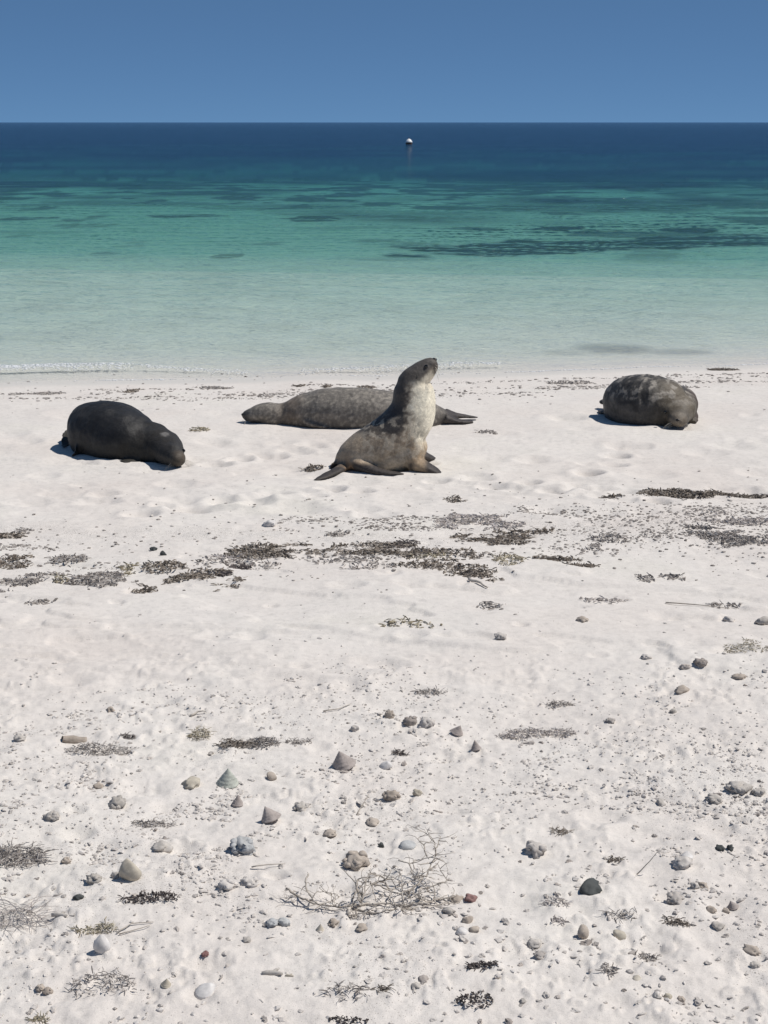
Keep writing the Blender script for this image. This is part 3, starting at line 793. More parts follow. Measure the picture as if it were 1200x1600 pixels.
def mk_finger(seed):
    r = random.Random(seed); parts = []
    p = [Vector((-1 + .5 * i, .12 * math.sin(i * 1.3 + seed), .05 * math.sin(i * 2))) for i in range(5)]
    parts.append(tube_vf(p, [.16, .22, .24, .2, .12], 9))
    parts.append(tube_vf([p[2], p[2] + Vector((.35, .35, .08)), p[2] + Vector((.6, .62, .1))], [.17, .15, .08], 8))
    v, f = joined(parts)
    v = v * (1 + .10 * np.array([mnoise.noise(Vector(q) * 5 + Vector((seed, 0, 0))) for q in v.tolist()]))[:, None]
    return v + np.array([0, 0, .12]), f
def mk_hollow(seed):
    """broken worm-tube or barnacle shell, open at one end"""
    k = 18; v = []; n = 9
    prof = [(.30, -1.0), (.36, -.6), (.40, -.1), (.42, .4), (.45, .9), (.47, 1.0), (.36, 1.0), (.31, .6), (.25, -.2), (.05, -.8)]
    for i, (r, x) in enumerate(prof):
        for j in range(k):
            q = 2 * math.pi * j / k
            w = 1 + .28 * mnoise.noise(Vector((x * 2, math.cos(q) * 1.5, math.sin(q) * 1.5 + seed)))
            v.append((x, r * w * math.cos(q), r * w * math.sin(q) + .25))
    f = []
    for i in range(len(prof) - 1):
        for j in range(k):
            a = i * k + j; c_ = i * k + (j + 1) % k
            f += [(a, c_, c_ + k), (a, c_ + k, a + k)]
    return np.array(v), np.array(f)

def mk_egg(seed):
    v, f = lump(seed, 3, .10, (1, .75, 1.0), 1.3, .03)
    t = np.clip((v[:, 2] + 1) / 2, 0, 1)
    v[:, 0] *= 1.12 - .55 * t ** 1.6; v[:, 1] *= 1.1 - .5 * t; v[:, 0] -= .16 * t
    return v, f
BUILD = {'egg': mk_egg, 'stone': mk_stone, 'coral': mk_coral, 'cone': mk_cone, 'clam': mk_clam, 'finger': mk_finger, 'hollow': mk_hollow}
NAME = {'egg': ('rounded_shell', 'shell'), 'stone': ('stone', 'stone'), 'coral': ('coral_chunk', 'coral'), 'cone': ('top_shell', 'shell'), 'clam': ('clam_shell', 'shell'), 'finger': ('coral_finger', 'coral'), 'hollow': ('tube_shell', 'shell')}
GROUP = {'egg': 'rounded shells on the sand', 'stone': 'stones lying on the sand', 'coral': 'coral chunks lying on the sand', 'cone': 'cone-shaped top shells on the sand', 'clam': 'clam shells on the sand', 'finger': 'pieces of finger coral', 'hollow': 'tube shells'}

# photo pixel of the foot, width, height in pixels, kind, material, tilt, label
PIECES = [
 (537, 1202, 38, 31, 'cone', 'shell_pink', (8, -14), 'large pinkish-grey cone shell standing upright, rightmost of the two big ones'),
 (355, 1228, 36, 32, 'cone', 'shell_green', (4, 3), 'pale green cone shell standing upright on the sand, left of the pinkish one'),
 (371, 1260, 20, 19, 'cone', 'shell_pink', (-6, 4), 'small grey-brown cone shell just below the pale green cone'),
 (423, 1286, 32, 25, 'cone', 'shell_pink', (-6, -22), 'brown cone shell tipped over with crumbs around it'),
 (259, 1542, 17, 15, 'cone', 'shell_beige', (5, 8), 'little beige cone shell left of the white clam at the bottom'),
 (1147, 1415, 18, 14, 'cone', 'shell_pink', (0, -20), 'grey cone shell near the right edge among rubble'),
 (500, 1455, 13, 13, 'cone', 'shell_beige', (0, 6), 'tiny pale cone shell below the twig bundle, left side'),
 (714, 1149, 20, 16, 'cone', 'shell_pink', (6, 20), 'small rough grey cone shell in the middle of the sand, upper of a pair'),
 (744, 1173, 17, 18, 'cone', 'shell_pink', (-6, -10), 'small grey cone shell, lower right of a similar rough one'),
 (603, 1201, 22, 15, 'clam', 'shell_white', (10, -15), 'pale half-buried shell right of the pinkish cone'),
 (203, 1376, 36, 38, 'egg', 'shell_beige', (0, -8), 'big beige rounded shell standing on edge with rubble behind'),
 (160, 1489, 28, 32, 'egg', 'shell_white', (0, 12), 'round white shell with grey centre beside yellowish weed'),
 (321, 1553, 36, 26, 'clam', 'shell_white', (14, 0), 'white-grey clam shell casting a dark shadow at the bottom left'),
 (723, 1460, 22, 13, 'clam', 'shell_white', (8, 10), 'pale ribbed shell below the right end of the twig bundle'),
 (636, 1326, 28, 14, 'clam', 'stone_blue', (5, 0), 'flat blue-grey shell left of the upright twigs'),
 (1075, 1341, 20, 8, 'clam', 'shell_white', (5, 0), 'flat bright white shell below the dark double stone at right'),
 (378, 1334, 42, 40, 'coral', 'stone_blue', (0, 0), 'blue-grey knobbly coral lump, tallest lump in the left foreground'),
 (922, 1396, 37, 26, 'stone', 'stone_dark', (0, 0), 'dark slate-green stone alone on the sand at right'),
 (182, 1263, 30, 26, 'coral', 'stone_grey', (0, 0), 'grey rough coral lump at left above the rounded beige shell'),
 (300, 1230, 30, 20, 'stone', 'shell_beige', (0, 0), 'smooth pale beige stone left of the pale green cone shell'),
 (254, 1329, 35, 20, 'stone', 'stone_grey', (0, 0), 'flat grey stone left of the blue-grey coral lump'),
 (557, 1357, 45, 30, 'coral', 'stone_brown', (0, 0), 'brownish coral lump just above the twig bundle'),
 (1033, 1258, 15, 15, 'stone', 'stone_grey', (0, 0), 'small rounded grey stone at right, above the dark double stone'),
 (1112, 1423, 19, 13, 'stone', 'stone_brown', (0, 0), 'dark brownish stone left of the grey cone at the right edge'),
 (1126, 1329, 16, 13, 'stone', 'stone_dark', (0, 0), 'left half of a dark pair of stones near the right edge'),
 (1141, 1328, 13, 15, 'stone', 'stone_dark', (0, 0), 'right half of a dark pair of stones near the right edge'),
 (1194, 976, 26, 17, 'stone', 'stone_grey', (0, 0), 'dark grey rock cut off by the right edge below the wrack'),
 (1140, 971, 20, 11, 'stone', 'rubble', (0, 0), 'pale rock left of the grey rock at the right edge'),
 (1155, 1240, 44, 24, 'coral', 'stone_grey', (0, 0), 'grey coral rock cluster at right edge, biggest piece'),
 (1116, 1254, 28, 14, 'coral', 'stone_grey', (0, 0), 'low grey coral piece left of the right-edge cluster'),
 (1187, 1244, 24, 17, 'coral', 'stone_grey', (0, 0), 'grey coral piece touching the right edge of the picture'),
 (736, 1411, 22, 14, 'stone', 'red', (0, 0), 'reddish crusted stone at the right end of the twigs'),
 (714, 1409, 22, 13, 'stone', 'stone_brown', (0, 0), 'brown stone touching the right tip of the twig bundle'),
 (701, 1428, 22, 15, 'stone', 'stone_grey', (0, 0), 'grey wedge stone below the right end of the twigs'),
 (731, 1442, 19, 15, 'stone', 'stone_brown', (0, 0), 'dark knobbly stone above the pale ribbed shell'),
 (741, 1457, 18, 14, 'stone', 'stone_brown', (0, 0), 'dark stone immediately right of the pale ribbed shell'),
 (566, 1453, 22, 12, 'stone', 'stone_brown', (0, 0), 'flat brown stone under the middle of the twig bundle'),
 (521, 1447, 20, 16, 'coral', 'stone_brown', (0, 0), 'rough brown coral bit below the left part of the twigs'),
 (425, 1448, 22, 14, 'coral', 'stone_blue', (0, 0), 'bluish coral crumb below the left twigs, left of a pair'),
 (444, 1447, 20, 17, 'coral', 'stone_blue', (0, 0), 'bluish coral crumb below the left twigs, right of a pair'),
 (425, 1526, 34, 15, 'finger', 'stone_grey', (0, 0), 'grey finger of coral lying left of an upright stub'),
 (452, 1527, 14, 12, 'finger', 'shell_beige', (0, 0), 'short pale coral stub beside a grey finger of coral'),
 (1056, 1411, 30, 22, 'coral', 'rubble', (0, 0), 'pale craggy coral rock at right, shaded on its left'),
 (1175, 1490, 26, 14, 'stone', 'stone_brown', (0, 0), 'brown stone near the right edge in the lower rubble'),
 (1181, 1512, 18, 16, 'coral', 'stone_grey', (0, 0), 'grey coral bit below the brown stone at the right edge'),
 (836, 1477, 22, 13, 'stone', 'stone_grey', (0, 0), 'grey wedge-shaped stone in the lower right, left of a curved shell'),
 (911, 1467, 20, 26, 'clam', 'stone_brown', (50, 30), 'curved dark broken shell in the lower right foreground'),
 (968, 1466, 20, 15, 'clam', 'shell_beige', (55, -20), 'pale ring-like broken shell in the lower right foreground'),
 (818, 1567, 14, 10, 'stone', 'stone_grey', (0, 0), 'small grey stone near the bottom edge right of centre'),
 (1065, 1565, 13, 12, 'stone', 'stone_brown', (0, 0), 'rightmost of three pebbles in a row near the bottom'),
 (1044, 1561, 14, 11, 'stone', 'shell_beige', (0, 0), 'middle of three pebbles in a row near the bottom'),
 (1027, 1560, 14, 10, 'stone', 'stone_grey', (0, 0), 'leftmost of three pebbles in a row near the bottom'),
 (996, 1531, 14, 8, 'clam', 'shell_beige', (0, 0), 'small flat beige shell above the three pebbles in a row'),
 (320, 1492, 13, 8, 'coral', 'red', (0, 0), 'tiny dark red crust bit above the white-grey clam'),
 (62, 1549, 16, 15, 'coral', 'stone_brown', (0, 0), 'brown lump at the lower left, left half of a pair'),
 (74, 1553, 18, 14, 'coral', 'stone_brown', (0, 0), 'brown lump at the lower left, right half of a pair'),
 (254, 868, 12, 12, 'stone', 'stone_dark', (0, 0), 'small round dark stone above the wrack line at left'),
 (240, 860, 14, 8, 'stone', 'stone_dark', (0, 0), 'dark pebble left of the round dark stone at the wrack'),
 (420, 823, 24, 16, 'stone', 'shell_white', (0, 0), 'whitish rounded lump above the wrack line'),
 (112, 1160, 40, 17, 'hollow', 'stone_brown', (0, 20), 'brown open-ended tube shell at the left'),
 (172, 1112, 15, 11, 'stone', 'stone_brown', (0, 0), 'lone brownish pebble at left above the tube shell'),
 (910, 971, 20, 8, 'stone', 'stone_brown', (0, 0), 'flat brown pebble alone below the wrack line at right'),
 (782, 999, 21, 14, 'coral', 'rubble', (0, 0), 'pale craggy coral bit alone below the wrack line'),
 (1067, 1084, 25, 10, 'stone', 'stone_brown', (0, 0), 'flat brown stone at right on smooth sand'),
 (1155, 1061, 23, 9, 'stone', 'stone_brown', (0, 0), 'flat brown stone close to the right edge on smooth sand'),
 (1052, 1114, 12, 10, 'stone', 'stone_grey', (0, 0), 'small grey pebble below the flat brown stone at right'),
 (955, 1130, 17, 11, 'coral', 'rubble', (0, 0), 'whitish coral bit right of the rubble patch'),
 (608, 1122, 18, 17, 'coral', 'stone_brown', (0, 0), 'brown coral bit left of the twin grey rubble heaps'),
 (641, 1133, 24, 19, 'coral', 'rubble', (0, 0), 'left of twin grey coral heaps in mid foreground'),
 (666, 1136, 26, 23, 'coral', 'rubble', (0, 0), 'right of twin grey coral heaps in mid foreground'),
 (1010, 1030, 18, 10, 'coral', 'rubble', (0, 0), 'pale coral bit at right, upper left of a loose trio'),
 (1072, 1046, 22, 12, 'coral', 'rubble', (0, 0), 'grey coral bit at right, lowest of a loose trio'),
 (1095, 1040, 24, 15, 'coral', 'rubble', (0, 0), 'grey coral bit at right, tallest of a loose trio'),
 (838, 1336, 36, 30, 'coral', 'rubble', (0, 0), 'pale crumbly coral mound left of the dark slate-green stone'),
 (1068, 1358, 36, 22, 'coral', 'rubble', (0, 0), 'pale coral mound below the dark double stone'),
 (845, 1496, 24, 12, 'coral', 'rubble', (0, 0), 'pale low coral crust below the grey wedge-shaped stone'),
 (612, 1250, 30, 20, 'coral', 'stone_brown', (0, 0), 'brown rough coral bit below the pale half-buried shell'),
 (652, 1243, 16, 16, 'stone', 'shell_beige', (0, 0), 'pale round pebble right of the brown rough coral bit'),
 (582, 1289, 22, 11, 'stone', 'stone_brown', (0, 0), 'flat dark-brown stone above the brownish coral lump'),
 (596, 1324, 11, 11, 'stone', 'stone_dark', (0, 0), 'tiny round dark pebble left of the flat blue-grey shell'),
 (470, 1267, 26, 19, 'coral', 'stone_grey', (0, 0), 'greenish-grey coral piece right of the tipped brown cone'),
 (515, 1308, 22, 15, 'coral', 'stone_brown', (0, 0), 'brown rough bit of coral between tipped cone and brownish lump'),
 (424, 1218, 16, 14, 'clam', 'stone_brown', (40, 40), 'small open snail-like shell right of the pale green cone'),
 (553, 1143, 16, 17, 'stone', 'rubble', (0, 0), 'pale round-topped pebble above the pinkish cone'),
 (154, 1232, 16, 13, 'stone', 'stone_brown', (0, 0), 'brown pebble above left of the grey rough coral lump'),
 (80, 1282, 27, 18, 'coral', 'stone_grey', (0, 0), 'grey round-topped coral lump at left below the tube shell'),
 (180, 1372, 16, 14, 'stone', 'stone_grey', (0, 0), 'small grey stone leaning left of the big beige shell'),
 (146, 1380, 28, 18, 'coral', 'stone_grey', (0, 0), 'grey coral lump left of the big beige shell'),
 (102, 1351, 18, 14, 'coral', 'stone_brown', (0, 0), 'brown coral bit right of the grey branching weed at left'),
 (353, 1391, 30, 22, 'coral', 'rubble', (0, 0), 'pale knobbly coral with a dark hollow, left of a thin stick'),
 (390, 1385, 34, 18, 'coral', 'rubble', (0, 0), 'pale knobbly coral under the end of a thin stick'),
 (92, 1434, 26, 16, 'finger', 'stone_grey', (0, 0), 'grey forked coral finger left of the dark pod weed'),
 (122, 1406, 18, 12, 'stone', 'stone_dark', (0, 0), 'dark greenish stone above the grey forked coral finger'),
 (386, 1472, 14, 9, 'stone', 'stone_grey', (0, 0), 'small flat grey stone left of the tiny pale cone'),
 (662, 1533, 18, 10, 'stone', 'rubble', (0, 0), 'pale pebble left of the purple-black weed clump'),
 (648, 1545, 22, 12, 'stone', 'stone_grey', (0, 0), 'grey flat pebble lower left of the purple-black weed clump'),
 (1135, 1420, 12, 12, 'stone', 'stone_brown', (0, 0), 'little brown pebble left of the grey cone by the right edge'),
 (1100, 1388, 15, 13, 'stone', 'stone_brown', (0, 0), 'brown upright pebble, right one of a close pair at right'),
 (1086, 1390, 15, 13, 'stone', 'stone_grey', (0, 0), 'grey leaning pebble, left one of a close pair at right'),
 (1122, 1452, 22, 14, 'stone', 'stone_grey', (0, 0), 'grey stone below the dark brownish one at right'),
 (30, 1158, 22, 12, 'coral', 'stone_grey', (0, 0), 'grey coral bit at the left edge left of the tube shell'),
]
def bbox_fit(v, w, h, depth_ratio=None):
    return v
for i, (px, py, w, h, kind, mt, tilt, label) in enumerate(PIECES):
    p = at(px, py); k = ppm(p); sd = sindep(p); cd = math.sqrt(1 - sd * sd)
    v, f = BUILD[kind](i + 3)
    rx = Matrix.Rotation(R(tilt[0]), 3, 'X') @ Matrix.Rotation(R(tilt[1]), 3, 'Y')
    rz = Matrix.Rotation(0 if kind in ('cone', 'egg') else (R(tilt[1]) if kind in ('hollow', 'finger') else random.uniform(0, 6.28)), 3, 'Z')
    v = v @ np.array(rz).T @ np.array(rx).T
    ext = v.max(0) - v.min(0)
    s = (w / k) / ext[0]
    v = v * s
    # height so that the outline comes out h pixels tall
    vis = (v[:, 2] * cd + v[:, 1] * sd)
    hh = (vis.max() - vis.min()) * k
    zf = min(1.5, max(.65, h / hh)); v[:, 2] *= zf
    v[:, 2] -= v[:, 2].min(); top = v[:, 2].max()
    sink = {'egg': .15, 'cone': .06, 'clam': .12, 'stone': .36, 'coral': .34, 'finger': .3, 'hollow': .42}[kind] * top
    me = np_mesh(NAME[kind][0], v, f, smooth=True)
    o = obj(NAME[kind][0], me, M[mt], None, (p.x, p.y + v[:, 1].max() * .5, gz(p.x, p.y) - sink))
    o['label'] = label; o['category'] = NAME[kind][1]; o['group'] = GROUP[kind]

# ------------------------------------------------------------------ weed thrown up by the sea
def strands(cx, cy, rx, ry, n, seed, ln=.03, th=.0018, height=.02, pods=0.0, thr=-.15, freq=5.0, curl=1.0, blade=False):
    """a loose mat of dry strands; ragged outline from noise"""
    r = random.Random(seed); vv, ff = [], []; made = 0; tries = 0
    while made < n and tries < n * 8:
        tries += 1
        a = r.uniform(0, 6.2832); q = math.sqrt(r.random()) * 1.12
        x, y = cx + rx * q * math.cos(a), cy + ry * q * math.sin(a)
        nz = mnoise.fractal(Vector((x * freq * .8, y * freq * 1.6, seed * 3.1)), 1, 2, 3)
        if nz * 1.3 - q * .55 < thr - .30 - tries * .16 / n: continue
        made += 1
        z0 = gz_fast(x, y)
        ht = height * max(0, nz + .6) * (1 - .6 * q) * r.random()
        b0 = len(vv)
        if r.random() < pods:
            s = th * r.uniform(1.2, 2.6); off = b0
            v, f = ICO[1]
            for p_ in v: vv.append((x + p_[0] * s * r.uniform(.8, 1.2), y + p_[1] * s, z0 + ht + s * .5 + p_[2] * s))
            ff += [tuple(int(w) + off for w in t) for t in f]
            continue
        l = ln * r.uniform(.35, 1.3); d = r.uniform(0, 6.2832); tw = r.uniform(-1.5, 1.5) * curl
        m = 3; t_ = th * r.uniform(.6, 1.6)
        px_, py_, pz_ = x, y, z0 + ht + t_ * .4
        up = r.uniform(-.2, .55) * curl
        for i in range(m):
            w = t_ * (1.0 if i == 1 else .6)
            nx, ny = -math.sin(d), math.cos(d)
            if blade:
                vv += [(px_ + nx * w * 1.7, py_ + ny * w * 1.7, pz_), (px_ - nx * w * 1.7, py_ - ny * w * 1.7, pz_), (px_, py_, pz_ + w * .5)]
            else:
                vv += [(px_ + nx * w, py_ + ny * w, pz_ - w * .5), (px_ - nx * w, py_ - ny * w, pz_ - w * .5), (px_, py_, pz_ + w)]
            px_ += math.cos(d) * l / 2; py_ += math.sin(d) * l / 2
            pz_ = max(pz_ + up * l / 2, z0 + t_ * .3); d += tw / 3 + r.uniform(-.35, .35); up -= .35
        for i in range(m - 1):
            a0 = b0 + i * 3
            for j in range(3):
                j2 = (j + 1) % 3; ff.append((a0 + j, a0 + j2, a0 + 3 + j2)); ff.append((a0 + j, a0 + 3 + j2, a0 + 3 + j))
        ff.append((b0, b0 + 2, b0 + 1)); e0 = b0 + 6; ff.append((e0, e0 + 1, e0 + 2))
    return np.array(vv), np.array(ff, np.int32)

# a light lookup of the ground for the many small bits
_gx = np.linspace(-4.2, 4.2, 841); _gy = np.linspace(2.0, 13.6, 1161)
_GX, _GY = np.meshgrid(_gx, _gy)
_GZ = dents(_GX.ravel(), _GY.ravel(), ground(_GX.ravel(), _GY.ravel())).reshape(_GX.shape)
def gz_fast(x, y):
    i = min(max((y - 2.0) * 100, 0), 1158.999); j = min(max((x + 4.2) * 100, 0), 838.999)
    a, c = int(i), int(j); u, w = i - a, j - c
    return float((_GZ[a, c] * (1 - w) + _GZ[a, c + 1] * w) * (1 - u) + (_GZ[a + 1, c] * (1 - w) + _GZ[a + 1, c + 1] * w) * u)

# photo pixel of the middle, width, height, material, density, style, label
WEED = [
 (1095, 773, 195, 15, 'weed_dark', 1.9, 'thick', 'long dark ridge of seaweed at the right edge above the wrack line'),
 (956, 775, 24, 9, 'weed_dark', 1.6, 'thick', 'small dark weed tuft left of the long seaweed ridge'),
 (709, 782, 24, 7, 'weed_dark', 1.3, 'mat', 'small dark weed scrap below right of the sitting sea lion'),
 (491, 734, 28, 8, 'weed_dark', 1.6, 'thick', 'dark weed scrap left of the sitting sea lion\'s hind flippers'),
 (10, 840, 44, 15, 'weed_dark', 1.4, 'thick', 'dark weed tuft at the left edge, topmost of the wrack'),
 (34, 831, 34, 9, 'weed_grey', .9, 'mat', 'thin grey weed trail right of the topmost left tuft'),
 (22, 877, 60, 17, 'weed_dark', 1.2, 'mat', 'dark weed mat at the left edge, second from top'),
 (92, 874, 72, 16, 'weed_grey', 1.1, 'mat', 'grey weed mat right of the second left-edge mat'),
 (20, 915, 62, 22, 'weed_grey', 1.2, 'mat', 'grey weed mat at the left edge, lowest of three'),
 (66, 903, 60, 24, 'weed_grey', .8, 'mat', 'thin grey weed between the left edge and the yellowish spot'),
 (92, 910, 26, 10, 'weed_yellow', .8, 'mat', 'yellowish weed spot in the left part of the wrack'),
 (155, 908, 100, 27, 'weed_grey', 1.3, 'mat', 'broad grey-brown weed mat left of centre in the wrack'),
 (203, 893, 24, 14, 'weed_yellow', 1.0, 'mat', 'yellowish-brown weed bump at the right end of the broad mat'),
 (226, 922, 40, 12, 'weed_dark', 1.0, 'mat', 'small dark weed patch below right of the broad mat'),
 (63, 943, 34, 9, 'weed_grey', 1.0, 'mat', 'small grey weed patch under the left wrack'),
 (257, 887, 56, 20, 'weed_dark', 1.2, 'thick', 'dark weed clump with upright bits left of the big middle mats'),
 (318, 905, 100, 30, 'weed_dark', 1.0, 'mat', 'dark weed mat, lower left of the middle wrack'),
 (372, 887, 34, 14, 'weed_black', 1.3, 'thick', 'nearly black weed knot in the middle wrack'),
 (352, 899, 24, 9, 'weed_black', 1.2, 'thick', 'nearly black weed knot below left of its twin'),
 (435, 864, 140, 24, 'weed_dark', 1.25, 'mat', 'wide dark weed mat left of the picture centre'),
 (350, 872, 70, 9, 'weed_pale', .9, 'mat', 'pale thin weed left of the wide dark mat'),
 (395, 882, 150, 14, 'weed_grey', .45, 'mat', 'sparse grey crumbs under the wide dark mat'),
 (528, 836, 36, 9, 'weed_grey', 1.0, 'mat', 'grey weed scrap above the centre of the wrack'),
 (590, 860, 130, 20, 'weed_dark', 1.1, 'mat', 'dark weed mat at the centre of the wrack'),
 (560, 878, 120, 26, 'weed_grey', .30, 'mat', 'scattered grey crumbs below the central dark mat'),
 (622, 850, 60, 14, 'weed_black', .8, 'mat', 'blackish weed strip at the right end of the central mat'),
 (690, 866, 110, 17, 'weed_dark', 1.0, 'mat', 'brown-black weed mat right of the centre'),
 (672, 870, 50, 12, 'weed_yellow', .7, 'mat', 'yellow-brown weed tinge within the right-hand mats'),
 (768, 843, 105, 24, 'weed_dark', 1.1, 'mat', 'dark weed heap right of centre, below the pinkish patch'),
 (785, 876, 60, 16, 'weed_yellow', .7, 'mat', 'ochre weed patch right of the centre mats'),
 (690, 886, 120, 16, 'weed_dark', .9, 'mat', 'lower dark weed strip right of centre'),
 (745, 900, 96, 16, 'weed_dark', 1.0, 'mat', 'lowest dark weed strip right of centre, with a stick in it'),
 (832, 832, 56, 10, 'weed_dark', 1.0, 'thick', 'dark weed strip at the upper right end of the centre mats'),
 (872, 875, 72, 12, 'weed_dark', 1.2, 'thick', 'dense dark weed bar right of the centre mats'),
 (915, 885, 56, 11, 'weed_dark', 1.1, 'thick', 'dense dark weed bar continuing right of its neighbour'),
 (952, 842, 56, 12, 'weed_grey', .9, 'mat', 'grey weed patch between centre mats and right-hand wrack'),
 (928, 855, 26, 10, 'weed_grey', 1.0, 'mat', 'small grey weed tuft below the right grey patch'),
 (1115, 835, 100, 22, 'weed_grey', 1.1, 'mat', 'grey-brown weed mat at right in the wrack, upper one'),
 (1165, 848, 90, 20, 'weed_grey', 1.0, 'mat', 'grey-brown weed mat running to the right edge, lower one'),
 (1050, 903, 36, 10, 'weed_grey', 1.0, 'mat', 'brownish weed tuft below the right wrack, right of a pair'),
 (1009, 904, 24, 10, 'weed_grey', 1.0, 'mat', 'brownish weed tuft below the right wrack, left of a pair'),
 (735, 817, 140, 22, 'weed_pale', .9, 'mat', 'pale pinkish patch of crumbled weed above the centre mats'),
 (1150, 812, 100, 18, 'weed_pale', .8, 'mat', 'pale crumbly patch under the long seaweed ridge'),
 (648, 973, 84, 14, 'weed_yellow', .45, 'mat', 'pale yellowish weed smear alone below the wrack'),
 (770, 945, 40, 12, 'weed_grey', .7, 'mat', 'grey weed scrap below the lowest dark strip'),
 (940, 938, 60, 12, 'weed_pale', .7, 'mat', 'pale weed patch below the right wrack'),
 (1135, 948, 40, 9, 'weed_grey', .7, 'mat', 'grey weed at the end of a thin straight stick'),
 (1170, 1012, 60, 24, 'weed_yellow', .4, 'mat', 'faint yellowish weed mound near the right edge'),
 (838, 1148, 100, 22, 'weed_pale', 1.0, 'thick', 'pale curly weed patch in the middle right foreground'),
 (875, 1102, 36, 14, 'weed_grey', .9, 'thick', 'grey curly weed above the pale curly patch'),
 (668, 1083, 40, 11, 'weed_grey', 1.0, 'thick', 'grey-green weed tuft on smooth sand at the centre'),
 (627, 1178, 24, 15, 'weed_black', 1.0, 'thick', 'small blackish weed sprig above the pale half-buried shell'),
 (372, 1166, 50, 20, 'weed_dark', 1.6, 'thick', 'dark bushy weed clump above the pale green cone'),
 (408, 1161, 46, 20, 'weed_grey', 1.6, 'thick', 'grey bushy weed clump right of its dark neighbour'),
 (466, 1160, 36, 12, 'weed_grey', 1.0, 'thick', 'small grey weed tuft right of the bushy clumps'),
 (312, 1150, 28, 26, 'weed_yellow', 1.1, 'thick', 'olive-brown weed tuft left of the bushy clumps'),
 (196, 1152, 28, 9, 'weed_black', 1.1, 'thick', 'dark weed sprig right of the tube shell'),
 (160, 1175, 90, 34, 'weed_grey', .6, 'thick', 'loose grey weed below the tube shell'),
 (24, 1343, 84, 44, 'weed_grey', 1.5, 'branch', 'grey branching weed at the left edge'),
 (234, 1405, 74, 26, 'weed_black', 1.2, 'pods', 'dark pod-bearing weed below the big beige shell'),
 (22, 1432, 66, 56, 'weed_pale', .9, 'grass', 'pale straw-coloured dry grass at the left edge'),
 (148, 1456, 60, 22, 'weed_yellow', .9, 'thick', 'yellowish weed behind the round white shell'),
 (753, 1512, 42, 22, 'weed_black', 1.5, 'pods', 'dense purple-black weed clump in the lower foreground'),
 (742, 1566, 50, 32, 'weed_black', 1.0, 'pods', 'dark pod weed below the purple-black clump'),
 (66, 1594, 34, 18, 'weed_yellow', 1.1, 'thick', 'ochre weed tuft at the bottom edge left'),
 (545, 1597, 50, 12, 'weed_black', 1.0, 'pods', 'dark weed at the bottom edge left of centre'),
 (1010, 1496, 28, 20, 'weed_grey', 1.2, 'thick', 'grey weed tuft in the lower right foreground, right of a pair'),
 (953, 1520, 24, 26, 'weed_grey', 1.2, 'thick', 'grey-green weed tuft in the lower right foreground, left of a pair'),
 (1052, 1445, 40, 26, 'weed_dark', 1.0, 'thick', 'dark twiggy weed lower right, below the pale craggy rock'),
 (966, 1344, 26, 22, 'weed_dark', 1.0, 'pods', 'dark greenish weed left of a thin upright stick'),
 (875, 1299, 26, 14, 'weed_dark', 1.5, 'thick', 'dark weed tuft above the pale crumbly coral mound'),
 (240, 1288, 60, 18, 'weed_grey', .9, 'thick', 'grey weed with white strands above the flat grey stone'),
 (160, 1545, 90, 60, 'weed_grey', .40, 'thick', 'loose scattered grey weed in the lower left corner'),
 (545, 1552, 70, 26, 'weed_grey', .5, 'thick', 'thin grey weed strands near the bottom centre'),
 (595, 1545, 26, 18, 'weed_dark', .8, 'thick', 'dark weed sprig right of the thin grey strands'),
 (970, 1432, 44, 12, 'weed_grey', .9, 'thick', 'grey weed strip below the dark slate-green stone'),
 (870, 1412, 40, 18, 'weed_pale', .9, 'thick', 'pale weed tuft left below the dark slate-green stone'),
 (875, 1440, 26, 14, 'weed_pale', .9, 'thick', 'pale weed tuft just under its larger twin'),
 (1135, 578, 44, 5, 'weed_dark', 2.2, 'thick', 'dark weed scrap at the water\'s edge behind the right sea lion'),
 (205, 611, 26, 7, 'weed_dark', 1.0, 'mat', 'dark weed scrap on the tide line behind the left sea lion'),
 (470, 603, 16, 5, 'weed_dark', 1.6, 'thick', 'small dark weed bit on the tide line, left of a pair'),
 (511, 604, 14, 5, 'weed_dark', 1.6, 'thick', 'small dark weed bit on the tide line, right of a pair'),
 (572, 606, 22, 6, 'weed_dark', 1.2, 'mat', 'brown weed bit on the tide line left of the raised head'),
 (312, 673, 26, 7, 'weed_yellow', 1.0, 'mat', 'brownish weed smear between the left and the long sea lion'),
 (1060, 606, 40, 5, 'weed_grey', .8, 'mat', 'grey weed streak on the tide line behind the right sea lion'),
 (890, 598, 60, 6, 'weed_grey', .7, 'mat', 'grey weed streak on the tide line left of the right sea lion'),
 (755, 676, 40, 5, 'weed_grey', .6, 'mat', 'thin grey weed streak by the long sea lion\'s hind flippers'),
 (60, 616, 70, 6, 'weed_grey', .7, 'mat', 'grey weed streak on the tide line at the far left'),
 (330, 606, 60, 6, 'weed_grey', .7, 'mat', 'grey weed streak on the tide line above the brownish smear'),
]
